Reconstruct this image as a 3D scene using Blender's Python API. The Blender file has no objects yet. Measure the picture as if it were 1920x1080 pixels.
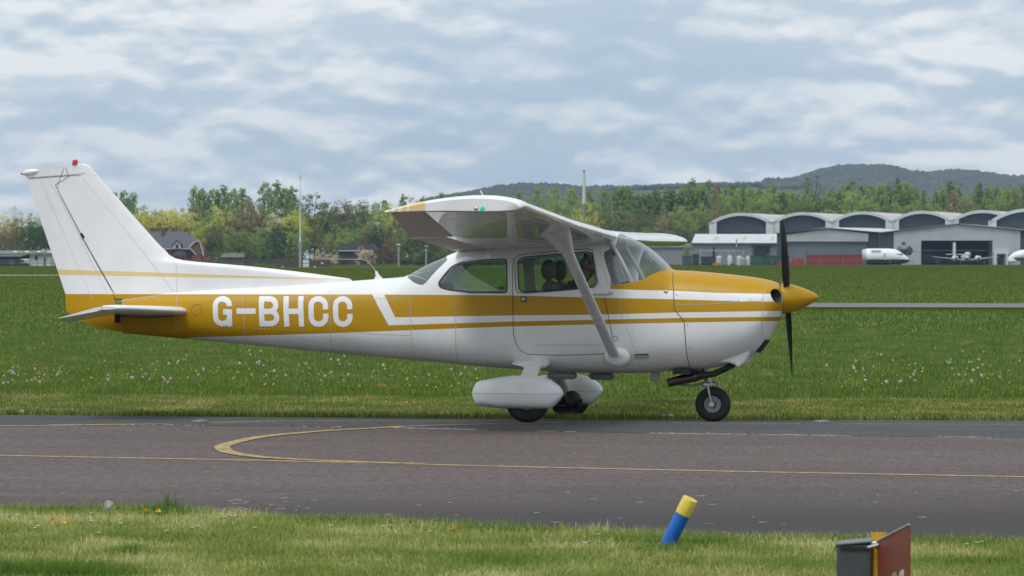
import bpy, bmesh, math, random
import numpy as np
from mathutils import Vector, Matrix
sc = bpy.context.scene
COL = sc.collection
rnd = random.Random(7)

# ------------------------------------------------------------------ camera, sky, sun, exposure
FPX = 7000.0
CAM = np.array([4.584, -37.07, 1.643])
YAW, PIT, ROLL_GROUND = -0.1767, math.atan(-57/7000.0), 0.0244
cd = bpy.data.cameras.new('camera'); cam = bpy.data.objects.new('camera', cd); COL.objects.link(cam)
cd.sensor_width = 36; cd.lens = FPX/1920*36; cd.clip_start = 0.5; cd.clip_end = 20000
FW = np.array([math.sin(YAW)*math.cos(PIT), math.cos(YAW)*math.cos(PIT), math.sin(PIT)])
RT = np.array([math.cos(YAW), -math.sin(YAW), 0.0]); UP = np.cross(RT, FW)
cam.matrix_world = Matrix(((RT[0], UP[0], -FW[0], CAM[0]), (RT[1], UP[1], -FW[1], CAM[1]), (RT[2], UP[2], -FW[2], CAM[2]), (0, 0, 0, 1)))
sc.camera = cam
cd.dof.use_dof = True; cd.dof.focus_distance = 37.0; cd.dof.aperture_fstop = 10.0
sc.view_settings.view_transform = 'Standard'; sc.view_settings.look = 'None'
sc.view_settings.exposure = 0.0; sc.view_settings.gamma = 1.0
sc.view_settings.use_curve_mapping = False

SUN_EL, SUN_AZ = math.radians(62), math.radians(200)      # azimuth clockwise from +Y
world = bpy.data.worlds.new('World'); sc.world = world; world.use_nodes = True
wt = world.node_tree; wt.nodes.clear()
def build_sky():
    N = wt.nodes; L = wt.links
    def new(t, **k):
        n = N.new(t)
        for a, b in k.items(): setattr(n, a, b)
        return n
    out = new('ShaderNodeOutputWorld'); bg = new('ShaderNodeBackground'); bg.inputs[1].default_value = 0.1
    sky = new('ShaderNodeTexSky', sky_type='NISHITA', sun_disc=False)
    sky.sun_elevation = SUN_EL; sky.sun_rotation = SUN_AZ; sky.dust_density = 2.0
    tc = new('ShaderNodeTexCoord')
    def mapped(loc, scl):
        m = new('ShaderNodeMapping'); m.inputs['Location'].default_value = loc; m.inputs['Scale'].default_value = scl
        L.new(tc.outputs['Generated'], m.inputs[0]); return m.outputs[0]
    def noise(v, s, d, r, dist=0.0):
        n = new('ShaderNodeTexNoise'); n.inputs['Scale'].default_value = s; n.inputs['Detail'].default_value = d
        n.inputs['Roughness'].default_value = r; n.inputs['Distortion'].default_value = dist
        L.new(v, n.inputs['Vector']); return n.outputs[0]
    def ramp(v, pts):
        r = new('ShaderNodeValToRGB'); cr = r.color_ramp
        while len(cr.elements) < len(pts): cr.elements.new(0.5)
        for e, (p, c) in zip(cr.elements, pts): e.position = p; e.color = (*c, 1)
        L.new(v, r.inputs[0]); return r.outputs[0]
    def mix(f, a, b, bt='MIX'):
        m = new('ShaderNodeMix', data_type='RGBA', blend_type=bt)
        for s, v in ((m.inputs[0], f), (m.inputs[6], a), (m.inputs[7], b)):
            if isinstance(v, (int, float)): s.default_value = v
            elif isinstance(v, tuple): s.default_value = (*v, 1)
            else: L.new(v, s)
        return m.outputs[2]
    def math_(op, a, b):
        m = new('ShaderNodeMath', operation=op)
        for s, v in ((m.inputs[0], a), (m.inputs[1], b)):
            if isinstance(v, (int, float)): s.default_value = v
            else: L.new(v, s)
        return m.outputs[0]
    base = mapped((3.1, 1.7, 0.35), (1, 1, 2.6)); shifted = mapped((3.1, 1.7, 0.360), (1, 1, 2.6))
    big = noise(base, 7.0, 3, 0.5, 0.0)
    n1 = noise(base, 20.0, 7, 0.57, 0.0); n2 = noise(shifted, 20.0, 7, 0.57, 0.0)
    def puffs(v, s):
        n = new('ShaderNodeTexVoronoi', feature='F1'); n.inputs['Scale'].default_value = s; n.inputs['Detail'].default_value = 2.0; n.inputs['Roughness'].default_value = .55
        wv = new('ShaderNodeTexNoise'); wv.inputs['Scale'].default_value = s*1.3; wv.inputs['Detail'].default_value = 3; L.new(v, wv.inputs['Vector'])
        a = new('ShaderNodeVectorMath', operation='MULTIPLY_ADD'); L.new(wv.outputs['Color'], a.inputs[0]); a.inputs[1].default_value = (.045, .045, .045); L.new(v, a.inputs[2]); L.new(a.outputs[0], n.inputs['Vector'])
        return math_('SUBTRACT', 1.0, n.outputs['Distance'])
    p1, p2 = puffs(base, 21.0), puffs(shifted, 21.0)
    relief = math_('ADD', math_('MULTIPLY', math_('SUBTRACT', n1, n2), .55), math_('MULTIPLY', math_('SUBTRACT', p1, p2), .30))                       # cumulus tops towards the light, greyer bases
    lum = math_('ADD', math_('MULTIPLY', relief, 2.5), math_('ADD', math_('ADD', math_('MULTIPLY', n1, 0.35), math_('MULTIPLY', p1, .16)), math_('MULTIPLY', big, 0.8)))
    cloud = ramp(lum, [(0.36, (6.0, 6.95, 7.9)), (0.46, (6.7, 7.5, 8.25)), (0.55, (7.5, 8.1, 8.6)), (0.65, (8.4, 8.8, 9.1)), (0.78, (9.5, 9.65, 9.75))])
    cover = ramp(math_('ADD', math_('MULTIPLY', n1, 0.5), math_('MULTIPLY', big, 0.5)), [(0.36, (0.35,)*3), (0.50, (0.95,)*3)])
    blue = mix(0.8, sky.outputs[0], (4.7, 6.3, 8.0))
    L.new(mix(cover, blue, cloud), bg.inputs[0]); L.new(bg.outputs[0], out.inputs[0])
build_sky()
sd = bpy.data.lights.new('sun', 'SUN'); sun = bpy.data.objects.new('sun', sd); COL.objects.link(sun)
sd.energy = 1.9; sd.angle = math.radians(22); sd.color = (1.0, 0.98, 0.95)
sv = Vector((math.sin(SUN_AZ)*math.cos(SUN_EL), math.cos(SUN_AZ)*math.cos(SUN_EL), math.sin(SUN_EL)))
sun.rotation_euler = sv.to_track_quat('Z', 'Y').to_euler()

# ------------------------------------------------------------------ helpers
def W(u, v, d):                                   # world point seen at (u, v) of the 1920x1080 photo, d metres deep
    return CAM + d*(FW + RT*((u-960)/FPX) - UP*((v-540)/FPX))
PROFILE = [(-1e5, .083), (-3.4, .083), (2.4, -.0586), (5, -.03), (9, 0), (1e5, 0)]
def gz(y):
    for (a, za), (b, zb) in zip(PROFILE, PROFILE[1:]):
        if y <= b: return za + (zb-za)*(y-a)/(b-a)
    return 0.0
def G(u, v):                                      # ground point seen at (u, v)
    d = FW + RT*((u-960)/FPX) - UP*((v-540)/FPX)
    z = 0.0
    for _ in range(60):
        t = (z-CAM[2])/d[2]; p = CAM + t*d; z = .5*z + .5*gz(p[1])
    return np.array([p[0], p[1], gz(p[1])])
_ca, _sa = math.cos(ROLL_GROUND), math.sin(ROLL_GROUND)
RL = np.array([[1, 0, 0], [0, _ca, -_sa], [0, _sa, _ca]])
def A(u, v, Y):                                   # (X, Z) in the aircraft's own frame, on its plane Y
    c = RL@CAM; d = RL@(FW + RT*((u-960)/FPX) - UP*((v-540)/FPX)); t = (Y-c[1])/d[1]; p = c+t*d
    return float(p[0]), float(p[2])

def tag(o, label=None, category=None, group=None, kind=None):
    for k, v in (('label', label), ('category', category), ('group', group), ('kind', kind)):
        if v: o[k] = v
    return o
def empty(name, loc=(0, 0, 0), rz=0.0, **k):
    o = bpy.data.objects.new(name, None); COL.objects.link(o); o.location = loc; o.rotation_euler = (0, 0, rz)
    o.empty_display_size = .2
    return tag(o, **k)
def link(name, me, parent=None, **k):
    o = bpy.data.objects.new(name, me); COL.objects.link(o)
    if parent: o.parent = parent
    return tag(o, **k)

class MB:
    def __init__(s): s.v = []; s.f = []; s.m = []; s.cur = 0
    def add(s, vs, fs):
        o = len(s.v); s.v += [tuple(map(float, v)) for v in vs]
        s.f += [tuple(i+o for i in f) for f in fs]; s.m += [s.cur]*len(fs)
    def box(s, c, d, M=None, bev=0.0):
        x, y, z = d[0]/2, d[1]/2, d[2]/2
        if bev:
            b = min(bev, x*.9, y*.9, z*.9); vs = []; 
            for sx in (-1, 1):
                for sy in (-1, 1):
                    for sz in (-1, 1):
                        vs += [(sx*x, sy*(y-b), sz*(z-b)), (sx*(x-b), sy*y, sz*(z-b)), (sx*(x-b), sy*(y-b), sz*z)]
            bm = bmesh.new()
            for v in vs: bm.verts.new(v)
            bmesh.ops.convex_hull(bm, input=bm.verts); bm.verts.index_update()
            vs = [v.co.copy() for v in bm.verts]; fs = [[v.index for v in f.verts] for f in bm.faces]; bm.free()
        else:
            vs = [Vector((i, j, k)) for i in (-x, x) for j in (-y, y) for k in (-z, z)]
            fs = [(0, 1, 3, 2), (4, 6, 7, 5), (0, 4, 5, 1), (2, 3, 7, 6), (0, 2, 6, 4), (1, 5, 7, 3)]
        vs = [Vector(v) for v in vs]
        if M is not None: vs = [M@v for v in vs]
        s.add([v+Vector(c) for v in vs], fs); return s
    def rings(s, R, cap=True, closed=False):
        n = len(R[0]); vs = [p for r in R for p in r]; fs = []
        k = len(R)
        for i in range(k if closed else k-1):
            a, b = i*n, ((i+1) % k)*n
            for j in range(n): fs.append((a+j, a+(j+1) % n, b+(j+1) % n, b+j))
        if cap and not closed: fs += [tuple(range(n))[::-1], tuple(range((k-1)*n, k*n))]
        s.add(vs, fs); return s
    def tube(s, P, r, n=10, cap=True, sq=1.0):
        P = [Vector(p) for p in P]
        if not hasattr(r, '__len__'): r = [r]*len(P)
        R = []; ref = None
        for i, p in enumerate(P):
            t = (P[min(i+1, len(P)-1)]-P[max(i-1, 0)]).normalized()
            if ref is None: ref = Vector((0, 0, 1)) if abs(t.z) < .9 else Vector((1, 0, 0))
            a = t.cross(ref).normalized(); b = a.cross(t); ref = b
            R.append([p + (a*math.cos(q)+b*math.sin(q)*sq)*r[i] for q in [2*math.pi*j/n for j in range(n)]])
        return s.rings(R, cap)
    def lathe(s, c, axis, prof, n=20, cap=True):         # prof: (distance along axis, radius)
        c = Vector(c); t = Vector(axis).normalized(); ref = Vector((0, 0, 1)) if abs(t.z) < .9 else Vector((1, 0, 0))
        a = t.cross(ref).normalized(); b = a.cross(t)
        return s.rings([[c+t*h+(a*math.cos(q)+b*math.sin(q))*max(r, 1e-4) for q in [2*math.pi*j/n for j in range(n)]] for h, r in prof], cap)
    def ball(s, c, r, n=12, m=8):
        if not hasattr(r, '__len__'): r = (r, r, r)
        return s.rings([[(c[0]+r[0]*math.sin(t)*math.cos(q), c[1]+r[1]*math.sin(t)*math.sin(q), c[2]-r[2]*math.cos(t))
                         for q in [2*math.pi*j/n for j in range(n)]] for t in [math.pi*(i+.02)/(m+.04) for i in range(m+1)]])
    def prism(s, poly, h0, h1, fn):                       # poly of 2D points, fn(p, h) -> 3D
        n = len(poly)
        s.add([fn(p, h0) for p in poly]+[fn(p, h1) for p in poly],
              [tuple(range(n))[::-1], tuple(range(n, 2*n))]+[(i, (i+1) % n, n+(i+1) % n, n+i) for i in range(n)]); return s
    def quad(s, a, b, c, d): s.add([a, b, c, d], [(0, 1, 2, 3)]); return s
    def mesh(s, name, mats, smooth=False, fix=True):
        me = bpy.data.meshes.new(name); me.from_pydata(s.v, [], s.f)
        for m in (mats if isinstance(mats, (list, tuple)) else [mats]): me.materials.append(m)
        if max(s.m, default=0): me.polygons.foreach_set('material_index', s.m)
        if fix:
            bm = bmesh.new(); bm.from_mesh(me); bmesh.ops.recalc_face_normals(bm, faces=bm.faces); bm.to_mesh(me); bm.free()
        if smooth:
            me.polygons.foreach_set('use_smooth', [True]*len(me.polygons))
            me.set_sharp_from_angle(angle=math.radians(smooth if smooth is not True else 40))
        me.update(); return me
    def build(s, name, mats, parent=None, smooth=False, fix=True, **k):
        return link(name, s.mesh(name, mats, smooth, fix), parent, **k)

# materials
def mat(name, base, rough=.6, var=0.0, vs=4.0, bump=0.0, bs=60.0, metal=0.0, coat=0.0, emit=None, es=1.0, obrand=0.0, spec=.5, stretch=(1, 1, 1), col2=None, transl=0.0, detail=6):
    m = bpy.data.materials.new(name); m.use_nodes = True; t = m.node_tree; N, L = t.nodes, t.links
    b = N['Principled BSDF']; b.inputs['Base Color'].default_value = (*base, 1)
    b.inputs['Roughness'].default_value = rough; b.inputs['Metallic'].default_value = metal
    b.inputs['Specular IOR Level'].default_value = spec; b.inputs['Coat Weight'].default_value = coat
    if emit: b.inputs['Emission Color'].default_value = (*emit, 1); b.inputs['Emission Strength'].default_value = es
    if var or bump:
        tc = N.new('ShaderNodeTexCoord'); mp = N.new('ShaderNodeMapping'); mp.inputs['Scale'].default_value = stretch
        L.new(tc.outputs['Object'], mp.inputs[0])
    cur = None
    if var:
        n = N.new('ShaderNodeTexNoise'); n.inputs['Scale'].default_value = vs; n.inputs['Detail'].default_value = detail; L.new(mp.outputs[0], n.inputs[0])
        r = N.new('ShaderNodeValToRGB'); r.color_ramp.elements[0].position = .3; r.color_ramp.elements[1].position = .7
        c2 = col2 or tuple(min(1, c*(1+var)) for c in base); c1 = tuple(c*(1-var) for c in base) if not col2 else base
        r.color_ramp.elements[0].color = (*c1, 1); r.color_ramp.elements[1].color = (*c2, 1)
        L.new(n.outputs[0], r.inputs[0]); cur = r.outputs[0]
    if obrand:
        oi = N.new('ShaderNodeObjectInfo'); hs = N.new('ShaderNodeHueSaturation'); mr = N.new('ShaderNodeMapRange')
        mr.inputs[3].default_value = 1-obrand; mr.inputs[4].default_value = 1+obrand
        L.new(oi.outputs['Random'], mr.inputs[0]); L.new(mr.outputs[0], hs.inputs['Value'])
        mh = N.new('ShaderNodeMapRange'); mh.inputs[3].default_value = .5-.03*obrand*1.4; mh.inputs[4].default_value = .5+.03*obrand*1.4
        ml = N.new('ShaderNodeMath'); ml.operation = 'FRACT'; mm = N.new('ShaderNodeMath'); mm.operation = 'MULTIPLY'; mm.inputs[1].default_value = 7.31
        L.new(oi.outputs['Random'], mm.inputs[0]); L.new(mm.outputs[0], ml.inputs[0]); L.new(ml.outputs[0], mh.inputs[0]); L.new(mh.outputs[0], hs.inputs['Hue'])
        if cur: L.new(cur, hs.inputs['Color'])
        else: hs.inputs['Color'].default_value = (*base, 1)
        cur = hs.outputs[0]
    if cur: L.new(cur, b.inputs['Base Color'])
    if bump:
        n = N.new('ShaderNodeTexNoise'); n.inputs['Scale'].default_value = bs; n.inputs['Detail'].default_value = 4; L.new(mp.outputs[0], n.inputs[0])
        bp = N.new('ShaderNodeBump'); bp.inputs['Strength'].default_value = 1.0; bp.inputs['Distance'].default_value = bump
        L.new(n.outputs[0], bp.inputs['Height']); L.new(bp.outputs[0], b.inputs['Normal'])
    if transl:
        tr = N.new('ShaderNodeBsdfTranslucent'); mx = N.new('ShaderNodeMixShader'); mx.inputs[0].default_value = transl
        if cur: L.new(cur, tr.inputs[0])
        else: tr.inputs[0].default_value = (*base, 1)
        L.new(b.outputs[0], mx.inputs[1]); L.new(tr.outputs[0], mx.inputs[2]); L.new(mx.outputs[0], N['Material Output'].inputs[0])
    return m
def corrugated(name, base, rough, scale, axis='X', depth=.02, var=.08, vs=.4):
    m = mat(name, base, rough, var=var, vs=vs); t = m.node_tree; N, L = t.nodes, t.links; b = N['Principled BSDF']
    w = N.new('ShaderNodeTexWave'); w.bands_direction = axis; w.inputs['Scale'].default_value = scale; w.wave_profile = 'SIN'
    tc = N.new('ShaderNodeTexCoord'); L.new(tc.outputs['Object'], w.inputs[0])
    bp = N.new('ShaderNodeBump'); bp.inputs['Distance'].default_value = depth; L.new(w.outputs['Fac'], bp.inputs['Height']); L.new(bp.outputs[0], b.inputs['Normal'])
    return m
def glassmat(name, tint, refl=.06, rmax=.6):
    m = bpy.data.materials.new(name); m.use_nodes = True; t = m.node_tree; N, L = t.nodes, t.links; N.remove(N['Principled BSDF'])
    tr = N.new('ShaderNodeBsdfTransparent'); tr.inputs[0].default_value = (*tint, 1)
    gl = N.new('ShaderNodeBsdfGlossy'); gl.inputs['Roughness'].default_value = .03
    fr = N.new('ShaderNodeLayerWeight'); fr.inputs[0].default_value = .5
    pw = N.new('ShaderNodeMath'); pw.operation = 'POWER'; pw.inputs[1].default_value = 3.0
    mr = N.new('ShaderNodeMapRange'); mr.inputs[3].default_value = refl; mr.inputs[4].default_value = rmax
    L.new(fr.outputs['Facing'], pw.inputs[0]); L.new(pw.outputs[0], mr.inputs[0]); mx = N.new('ShaderNodeMixShader')
    L.new(mr.outputs[0], mx.inputs[0]); L.new(tr.outputs[0], mx.inputs[1]); L.new(gl.outputs[0], mx.inputs[2]); L.new(mx.outputs[0], N['Material Output'].inputs[0])
    return m
def pchip(P):
    P = sorted(P); x = [p[0] for p in P]; y = [p[1] for p in P]; n = len(x)
    h = [x[i+1]-x[i] for i in range(n-1)]; d = [(y[i+1]-y[i])/h[i] for i in range(n-1)]; m = [0]*n
    m[0], m[-1] = d[0], d[-1]
    for i in range(1, n-1):
        if d[i-1]*d[i] > 0:
            w1, w2 = 2*h[i]+h[i-1], h[i]+2*h[i-1]; m[i] = (w1+w2)/(w1/d[i-1]+w2/d[i])
    def f(q):
        if q <= x[0]: return y[0]
        if q >= x[-1]: return y[-1]
        i = max(j for j in range(n-1) if x[j] <= q); t = (q-x[i])/h[i]
        return (2*t**3-3*t*t+1)*y[i]+(t**3-2*t*t+t)*h[i]*m[i]+(-2*t**3+3*t*t)*y[i+1]+(t**3-t*t)*h[i]*m[i+1]
    return f
def boolean(o, cutter, op='DIFFERENCE'):
    md = o.modifiers.new('b', 'BOOLEAN'); md.object = cutter; md.operation = op; md.solver = 'EXACT'
    dg = bpy.context.evaluated_depsgraph_get(); me = bpy.data.meshes.new_from_object(o.evaluated_get(dg)); o.modifiers.clear(); o.data = me

# ------------------------------------------------------------------ setting: ground sheets
def grassmat():
    m = mat('field_grass', (.05, .085, .02), 1.0, spec=.0); t = m.node_tree; N, L = t.nodes, t.links; b = N['Principled BSDF']
    tc = N.new('ShaderNodeTexCoord')
    def noise(s, d, st=(1, 1, 1)):
        mp = N.new('ShaderNodeMapping'); mp.inputs['Scale'].default_value = st; L.new(tc.outputs['Object'], mp.inputs[0])
        n = N.new('ShaderNodeTexNoise'); n.inputs['Scale'].default_value = s; n.inputs['Detail'].default_value = d; n.inputs['Roughness'].default_value = .65; L.new(mp.outputs[0], n.inputs[0]); return n.outputs[0]
    def ramp(v, pts):
        r = N.new('ShaderNodeValToRGB')
        while len(r.color_ramp.elements) < len(pts): r.color_ramp.elements.new(.5)
        for e, (p, c) in zip(r.color_ramp.elements, pts): e.position = p; e.color = (*c, 1)
        L.new(v, r.inputs[0]); return r.outputs[0]
    a = ramp(noise(.08, 8, (1, .35, 1)), [(.3, (.048, .066, .008)), (.5, (.062, .080, .010)), (.7, (.082, .096, .016))])
    c = ramp(noise(2.2, 6, (1, .5, 1)), [(.3, (.62,)*3), (.7, (1.3,)*3)])
    mx = N.new('ShaderNodeMix'); mx.data_type = 'RGBA'; mx.blend_type = 'MULTIPLY'; mx.inputs[0].default_value = 1
    L.new(a, mx.inputs[6]); L.new(c, mx.inputs[7]); L.new(mx.outputs[2], b.inputs['Base Color'])
    return m
M_field = grassmat()
def tarmac(name, base, c2, spk):
    m = mat(name, base, .85, spec=.3); t = m.node_tree; N, L = t.nodes, t.links; b = N['Principled BSDF']
    tc = N.new('ShaderNodeTexCoord')
    def noise(s, d, st=(1, 1, 1), r=.6):
        mp = N.new('ShaderNodeMapping'); mp.inputs['Scale'].default_value = st; L.new(tc.outputs['Object'], mp.inputs[0])
        n = N.new('ShaderNodeTexNoise'); n.inputs['Scale'].default_value = s; n.inputs['Detail'].default_value = d; n.inputs['Roughness'].default_value = r; L.new(mp.outputs[0], n.inputs[0]); return n.outputs[0]
    def ramp(v, pts):
        r = N.new('ShaderNodeValToRGB')
        for e, (p, c) in zip(r.color_ramp.elements, pts): e.position = p; e.color = (*c, 1)
        L.new(v, r.inputs[0]); return r.outputs[0]
    def mul(a, c):
        mx = N.new('ShaderNodeMix'); mx.data_type = 'RGBA'; mx.blend_type = 'MULTIPLY'; mx.inputs[0].default_value = 1; L.new(a, mx.inputs[6]); L.new(c, mx.inputs[7]); return mx.outputs[2]
    x = ramp(noise(.5, 7, (.35, 1, 1)), [(.32, base), (.68, c2)])
    x = mul(x, ramp(noise(70, 3), [(.35, (1-spk,)*3), (.65, (1+spk,)*3)]))
    x = mul(x, ramp(noise(9, 4, (.25, 1, 1)), [(.3, (.9,)*3), (.7, (1.1,)*3)]))
    x = mul(x, ramp(noise(22, 5, (1, .30, 1), .75), [(.34, (.62,)*3), (.66, (1.36,)*3)]))
    x = mul(x, ramp(noise(1.6, 6, (.15, 1.3, 1), .7), [(.3, (.88,)*3), (.7, (1.08,)*3)]))
    if name == 'runway_tarmac':                               # dark rubbed margin along the near edge
        sp = N.new('ShaderNodeSeparateXYZ'); L.new(tc.outputs['Object'], sp.inputs[0])
        m1 = N.new('ShaderNodeMath'); m1.operation = 'MULTIPLY_ADD'; m1.inputs[1].default_value = -.195; L.new(sp.outputs[0], m1.inputs[0]); L.new(sp.outputs[1], m1.inputs[2])
        wob = N.new('ShaderNodeMath'); wob.operation = 'MULTIPLY_ADD'; wob.inputs[1].default_value = 3.0; L.new(noise(.6, 5, (.3, 1, 1)), wob.inputs[0]); L.new(m1.outputs[0], wob.inputs[2])
        mr = N.new('ShaderNodeMapRange'); mr.inputs[1].default_value = -13.9; mr.inputs[2].default_value = -10.6; L.new(wob.outputs[0], mr.inputs[0])
        mx = N.new('ShaderNodeMix'); mx.data_type = 'RGBA'; L.new(mr.outputs[0], mx.inputs[0]); mx.inputs[6].default_value = (.043, .040, .039, 1); L.new(x, mx.inputs[7])
        x = mul(mx.outputs[2], ramp(noise(75, 3), [(.35, (.8,)*3), (.65, (1.2,)*3)]))
    L.new(x, b.inputs['Base Color'])
    bp = N.new('ShaderNodeBump'); bp.inputs['Distance'].default_value = .004; L.new(noise(55, 4), bp.inputs['Height']); L.new(bp.outputs[0], b.inputs['Normal'])
    return m
M_run = tarmac('runway_tarmac', (.098, .074, .068), (.124, .096, .089), .28)
M_taxi = tarmac('taxi_asphalt', (.056, .057, .058), (.076, .077, .078), .2)
M_yel = mat('worn_yellow_paint', (.34, .25, .105), .9, var=.5, vs=16, bump=.001)
M_conc = mat('pale_concrete_strip', (.30, .29, .28), .9, var=.2, vs=.3)
M_chip = mat('broken_pale_edge', (.33, .30, .26), .95, var=.5, vs=30)

b = MB(); xs = [-6000, -1500, -300, -60, -30, -15, 0, 15, 30, 60, 300, 1500, 6000]
ys = [-300, -60, -25, -3.4, -.5, 2.4, 5, 9, 20, 60, 200, 700, 2000, 7000]
b.add([(x, y, gz(y)) for y in ys for x in xs], [(j*13+i, j*13+i+1, (j+1)*13+i+1, (j+1)*13+i) for j in range(len(ys)-1) for i in range(12)])
b.build('ground', M_field, kind='structure', fix=False)

def wline(pts):                                    # px polyline -> ground points, ends carried on
    return [G(*p) for p in pts]
def yat(P, x):
    if x <= P[0][0]: a, c = P[0], P[1]
    elif x >= P[-1][0]: a, c = P[-2], P[-1]
    else:
        for a, c in zip(P, P[1:]):
            if a[0] <= x <= c[0]: break
    return a[1]+(c[1]-a[1])*(x-a[0])/(c[0]-a[0])
NEAR = wline([(-100, 955), (0, 957), (250, 958), (480, 967), (700, 980), (900, 998), (1200, 1005), (1500, 1013), (1920, 1023), (2050, 1026)])
MID = wline([(-100, 797), (170, 797), (380, 798.5), (700, 801.5), (960, 808), (1200, 812.5), (1920, 822), (2050, 824)])
FARE = wline([(-100, 778.5), (0, 779), (960, 786), (1300, 788), (1920, 789.5), (2050, 790)])
def sheet(name, lo, hi, off, m, x0=-60, x1=60, dx=.25, jag=(0, 0), **k):
    b = MB(); n = int((x1-x0)/dx)+1; rows = 40; r = random.Random(3); vs = []
    for i in range(n):
        x = x0+i*dx; a = lo(x)+r.uniform(-1, 1)*jag[0]; c = hi(x)+r.uniform(-1, 1)*jag[1]
        for j in range(rows+1):
            y = a+(c-a)*j/rows; vs.append((x, y, gz(y)+off))
    R = rows+1
    b.add(vs, [(i*R+j, (i+1)*R+j, (i+1)*R+j+1, i*R+j+1) for i in range(n-1) for j in range(rows)])
    return b.build(name, m, fix=False, **k)
sheet('runway', lambda x: yat(NEAR, x), lambda x: yat(MID, x), .003, M_run, jag=(.03, .0), dx=.12, kind='structure')
sheet('taxiway', lambda x: yat(MID, x)+.002, lambda x: yat(FARE, x), .005, M_taxi, jag=(0, .012), dx=.12, kind='structure')
def ribbon(px, w, off, m, name, wobble=.004, world=False, **k):
    P = px if world else wline(px); Q = []
    for a, c in zip(P, P[1:]):
        n = max(1, int(np.linalg.norm((c-a)[:2])/.12))
        Q += [a+(c-a)*i/n for i in range(n)]
    Q.append(P[-1]); vs = []; r = random.Random(5)
    for i, p in enumerate(Q):
        t = Q[min(i+1, len(Q)-1)]-Q[max(i-1, 0)]; t = t/np.linalg.norm(t[:2]); nn = np.array([-t[1], t[0]])
        for s in (-1, 0, 1):
            q = p[:2]+nn*(w/2*s+(r.uniform(-1, 1)*wobble if s else 0)); vs.append((q[0], q[1], gz(q[1])+off))
    b = MB(); b.add(vs, [(3*i+j, 3*i+j+1, 3*i+j+4, 3*i+j+3) for i in range(len(Q)-1) for j in (0, 1)])
    return b.build(name, m, fix=False, **k)
ribbon([(-1400, 823), (-150, 851.5), (0, 855), (500, 864.5), (960, 876), (1400, 885.5), (1920, 895), (2060, 897), (3200, 920)], .115, .0055, M_yel, 'centre_line', kind='structure')
curve = [(1150, 792.3), (1000, 794.5), (860, 797.5), (720, 803), (600, 810), (500, 819), (450, 828), (420, 837), (418, 843), (432, 850), (480, 857.5), (560, 863), (700, 868.5), (800, 871)]
cw = wline(curve); cs = []
for i in range(len(cw)-1):
    p0_, p1_, p2_, p3_ = cw[max(i-1, 0)], cw[i], cw[i+1], cw[min(i+2, len(cw)-1)]
    for j in range(8):
        t = j/8; cs.append(.5*((2*p1_)+(p2_-p0_)*t+(2*p0_-5*p1_+4*p2_-p3_)*t*t+(3*p1_-p0_-3*p2_+p3_)*t**3))
ribbon(cs+[cw[-1]], .13, .0085, M_yel, 'curved_guide_line', world=True, kind='structure')
ribbon([(1500, 795.3), (1150, 792.3), (960, 791.3), (700, 790), (520, 790.3), (395, 793.5)][::-1], .13, .007, M_yel, 'taxi_guide_line', kind='structure')
ribbon([(1570, 796), (1920, 796.8), (3000, 800)], .13, .007, M_yel, 'taxi_guide_line', kind='structure')
ribbon([(-1100, 804.5), (-100, 799.5), (100, 798.8), (320, 796.2)], .15, .007, M_yel, 'taxi_guide_line', kind='structure')
r = random.Random(11); b = MB()                    # crumbled pale lip between the two surfaces
for i in range(2600):
    x = r.uniform(-2.5, 12) if i % 3 else r.uniform(-8, 14); y = yat(MID, x)-.02+r.gauss(0, .035); z = gz(y)+.005
    if math.sin(x*2.1)+math.sin(x*5.3)+r.gauss(0, .5) < .2: continue
    L_, w_ = r.uniform(.008, .05), r.uniform(.006, .02)
    b.box((x, y, z), (L_, w_, r.uniform(.003, .009)))
b.build('crumbled_joint', M_chip, kind='stuff', label='crumbled pale joint between runway and taxiway', category='joint')
b = MB(); r = random.Random(31)                    # scuffs and stone chips on the near half of the runway
for i in range(62):
    p = G(r.uniform(0, 1920), r.uniform(905, 985)) if i > 16 else G(r.uniform(430, 580), r.uniform(938, 958))
    if p[1] > yat(NEAR, p[0])+.15: b.box((p[0], p[1], gz(p[1])+.0045), (r.uniform(.01, .06), r.uniform(.01, .03), .002))
b.build('stone_chips', M_chip, kind='stuff', label='pale scuffs and stone chips scattered on the near half of the runway', category='stone chips')
# distant paved strips
def strip(name, a, b_, w, m=M_conc):
    P0, P1 = G(*a), G(*b_); d = (P1-P0)/np.linalg.norm(P1-P0)
    pts = [P0-d*2, P1+d*2]; n = np.array([-d[1], d[0], 0])*w/2
    q = MB(); q.quad(*(tuple(p+np.array([0, 0, .03])) for p in (pts[0]-n, pts[1]-n, pts[1]+n, pts[0]+n))); q.build(name, m, fix=False, kind='structure')
strip('far_taxiway', (1100, 572.5), (2100, 574.5), 11.5, mat('grey_far_asphalt', (.15, .145, .15), .9, var=.15, vs=.5))
strip('far_runway', (-150, 516.5), (420, 517), 15)
strip('perimeter_road', (560, 501.6), (1000, 501), 14, mat('perimeter_grey', (.2, .19, .18), .9))
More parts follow.
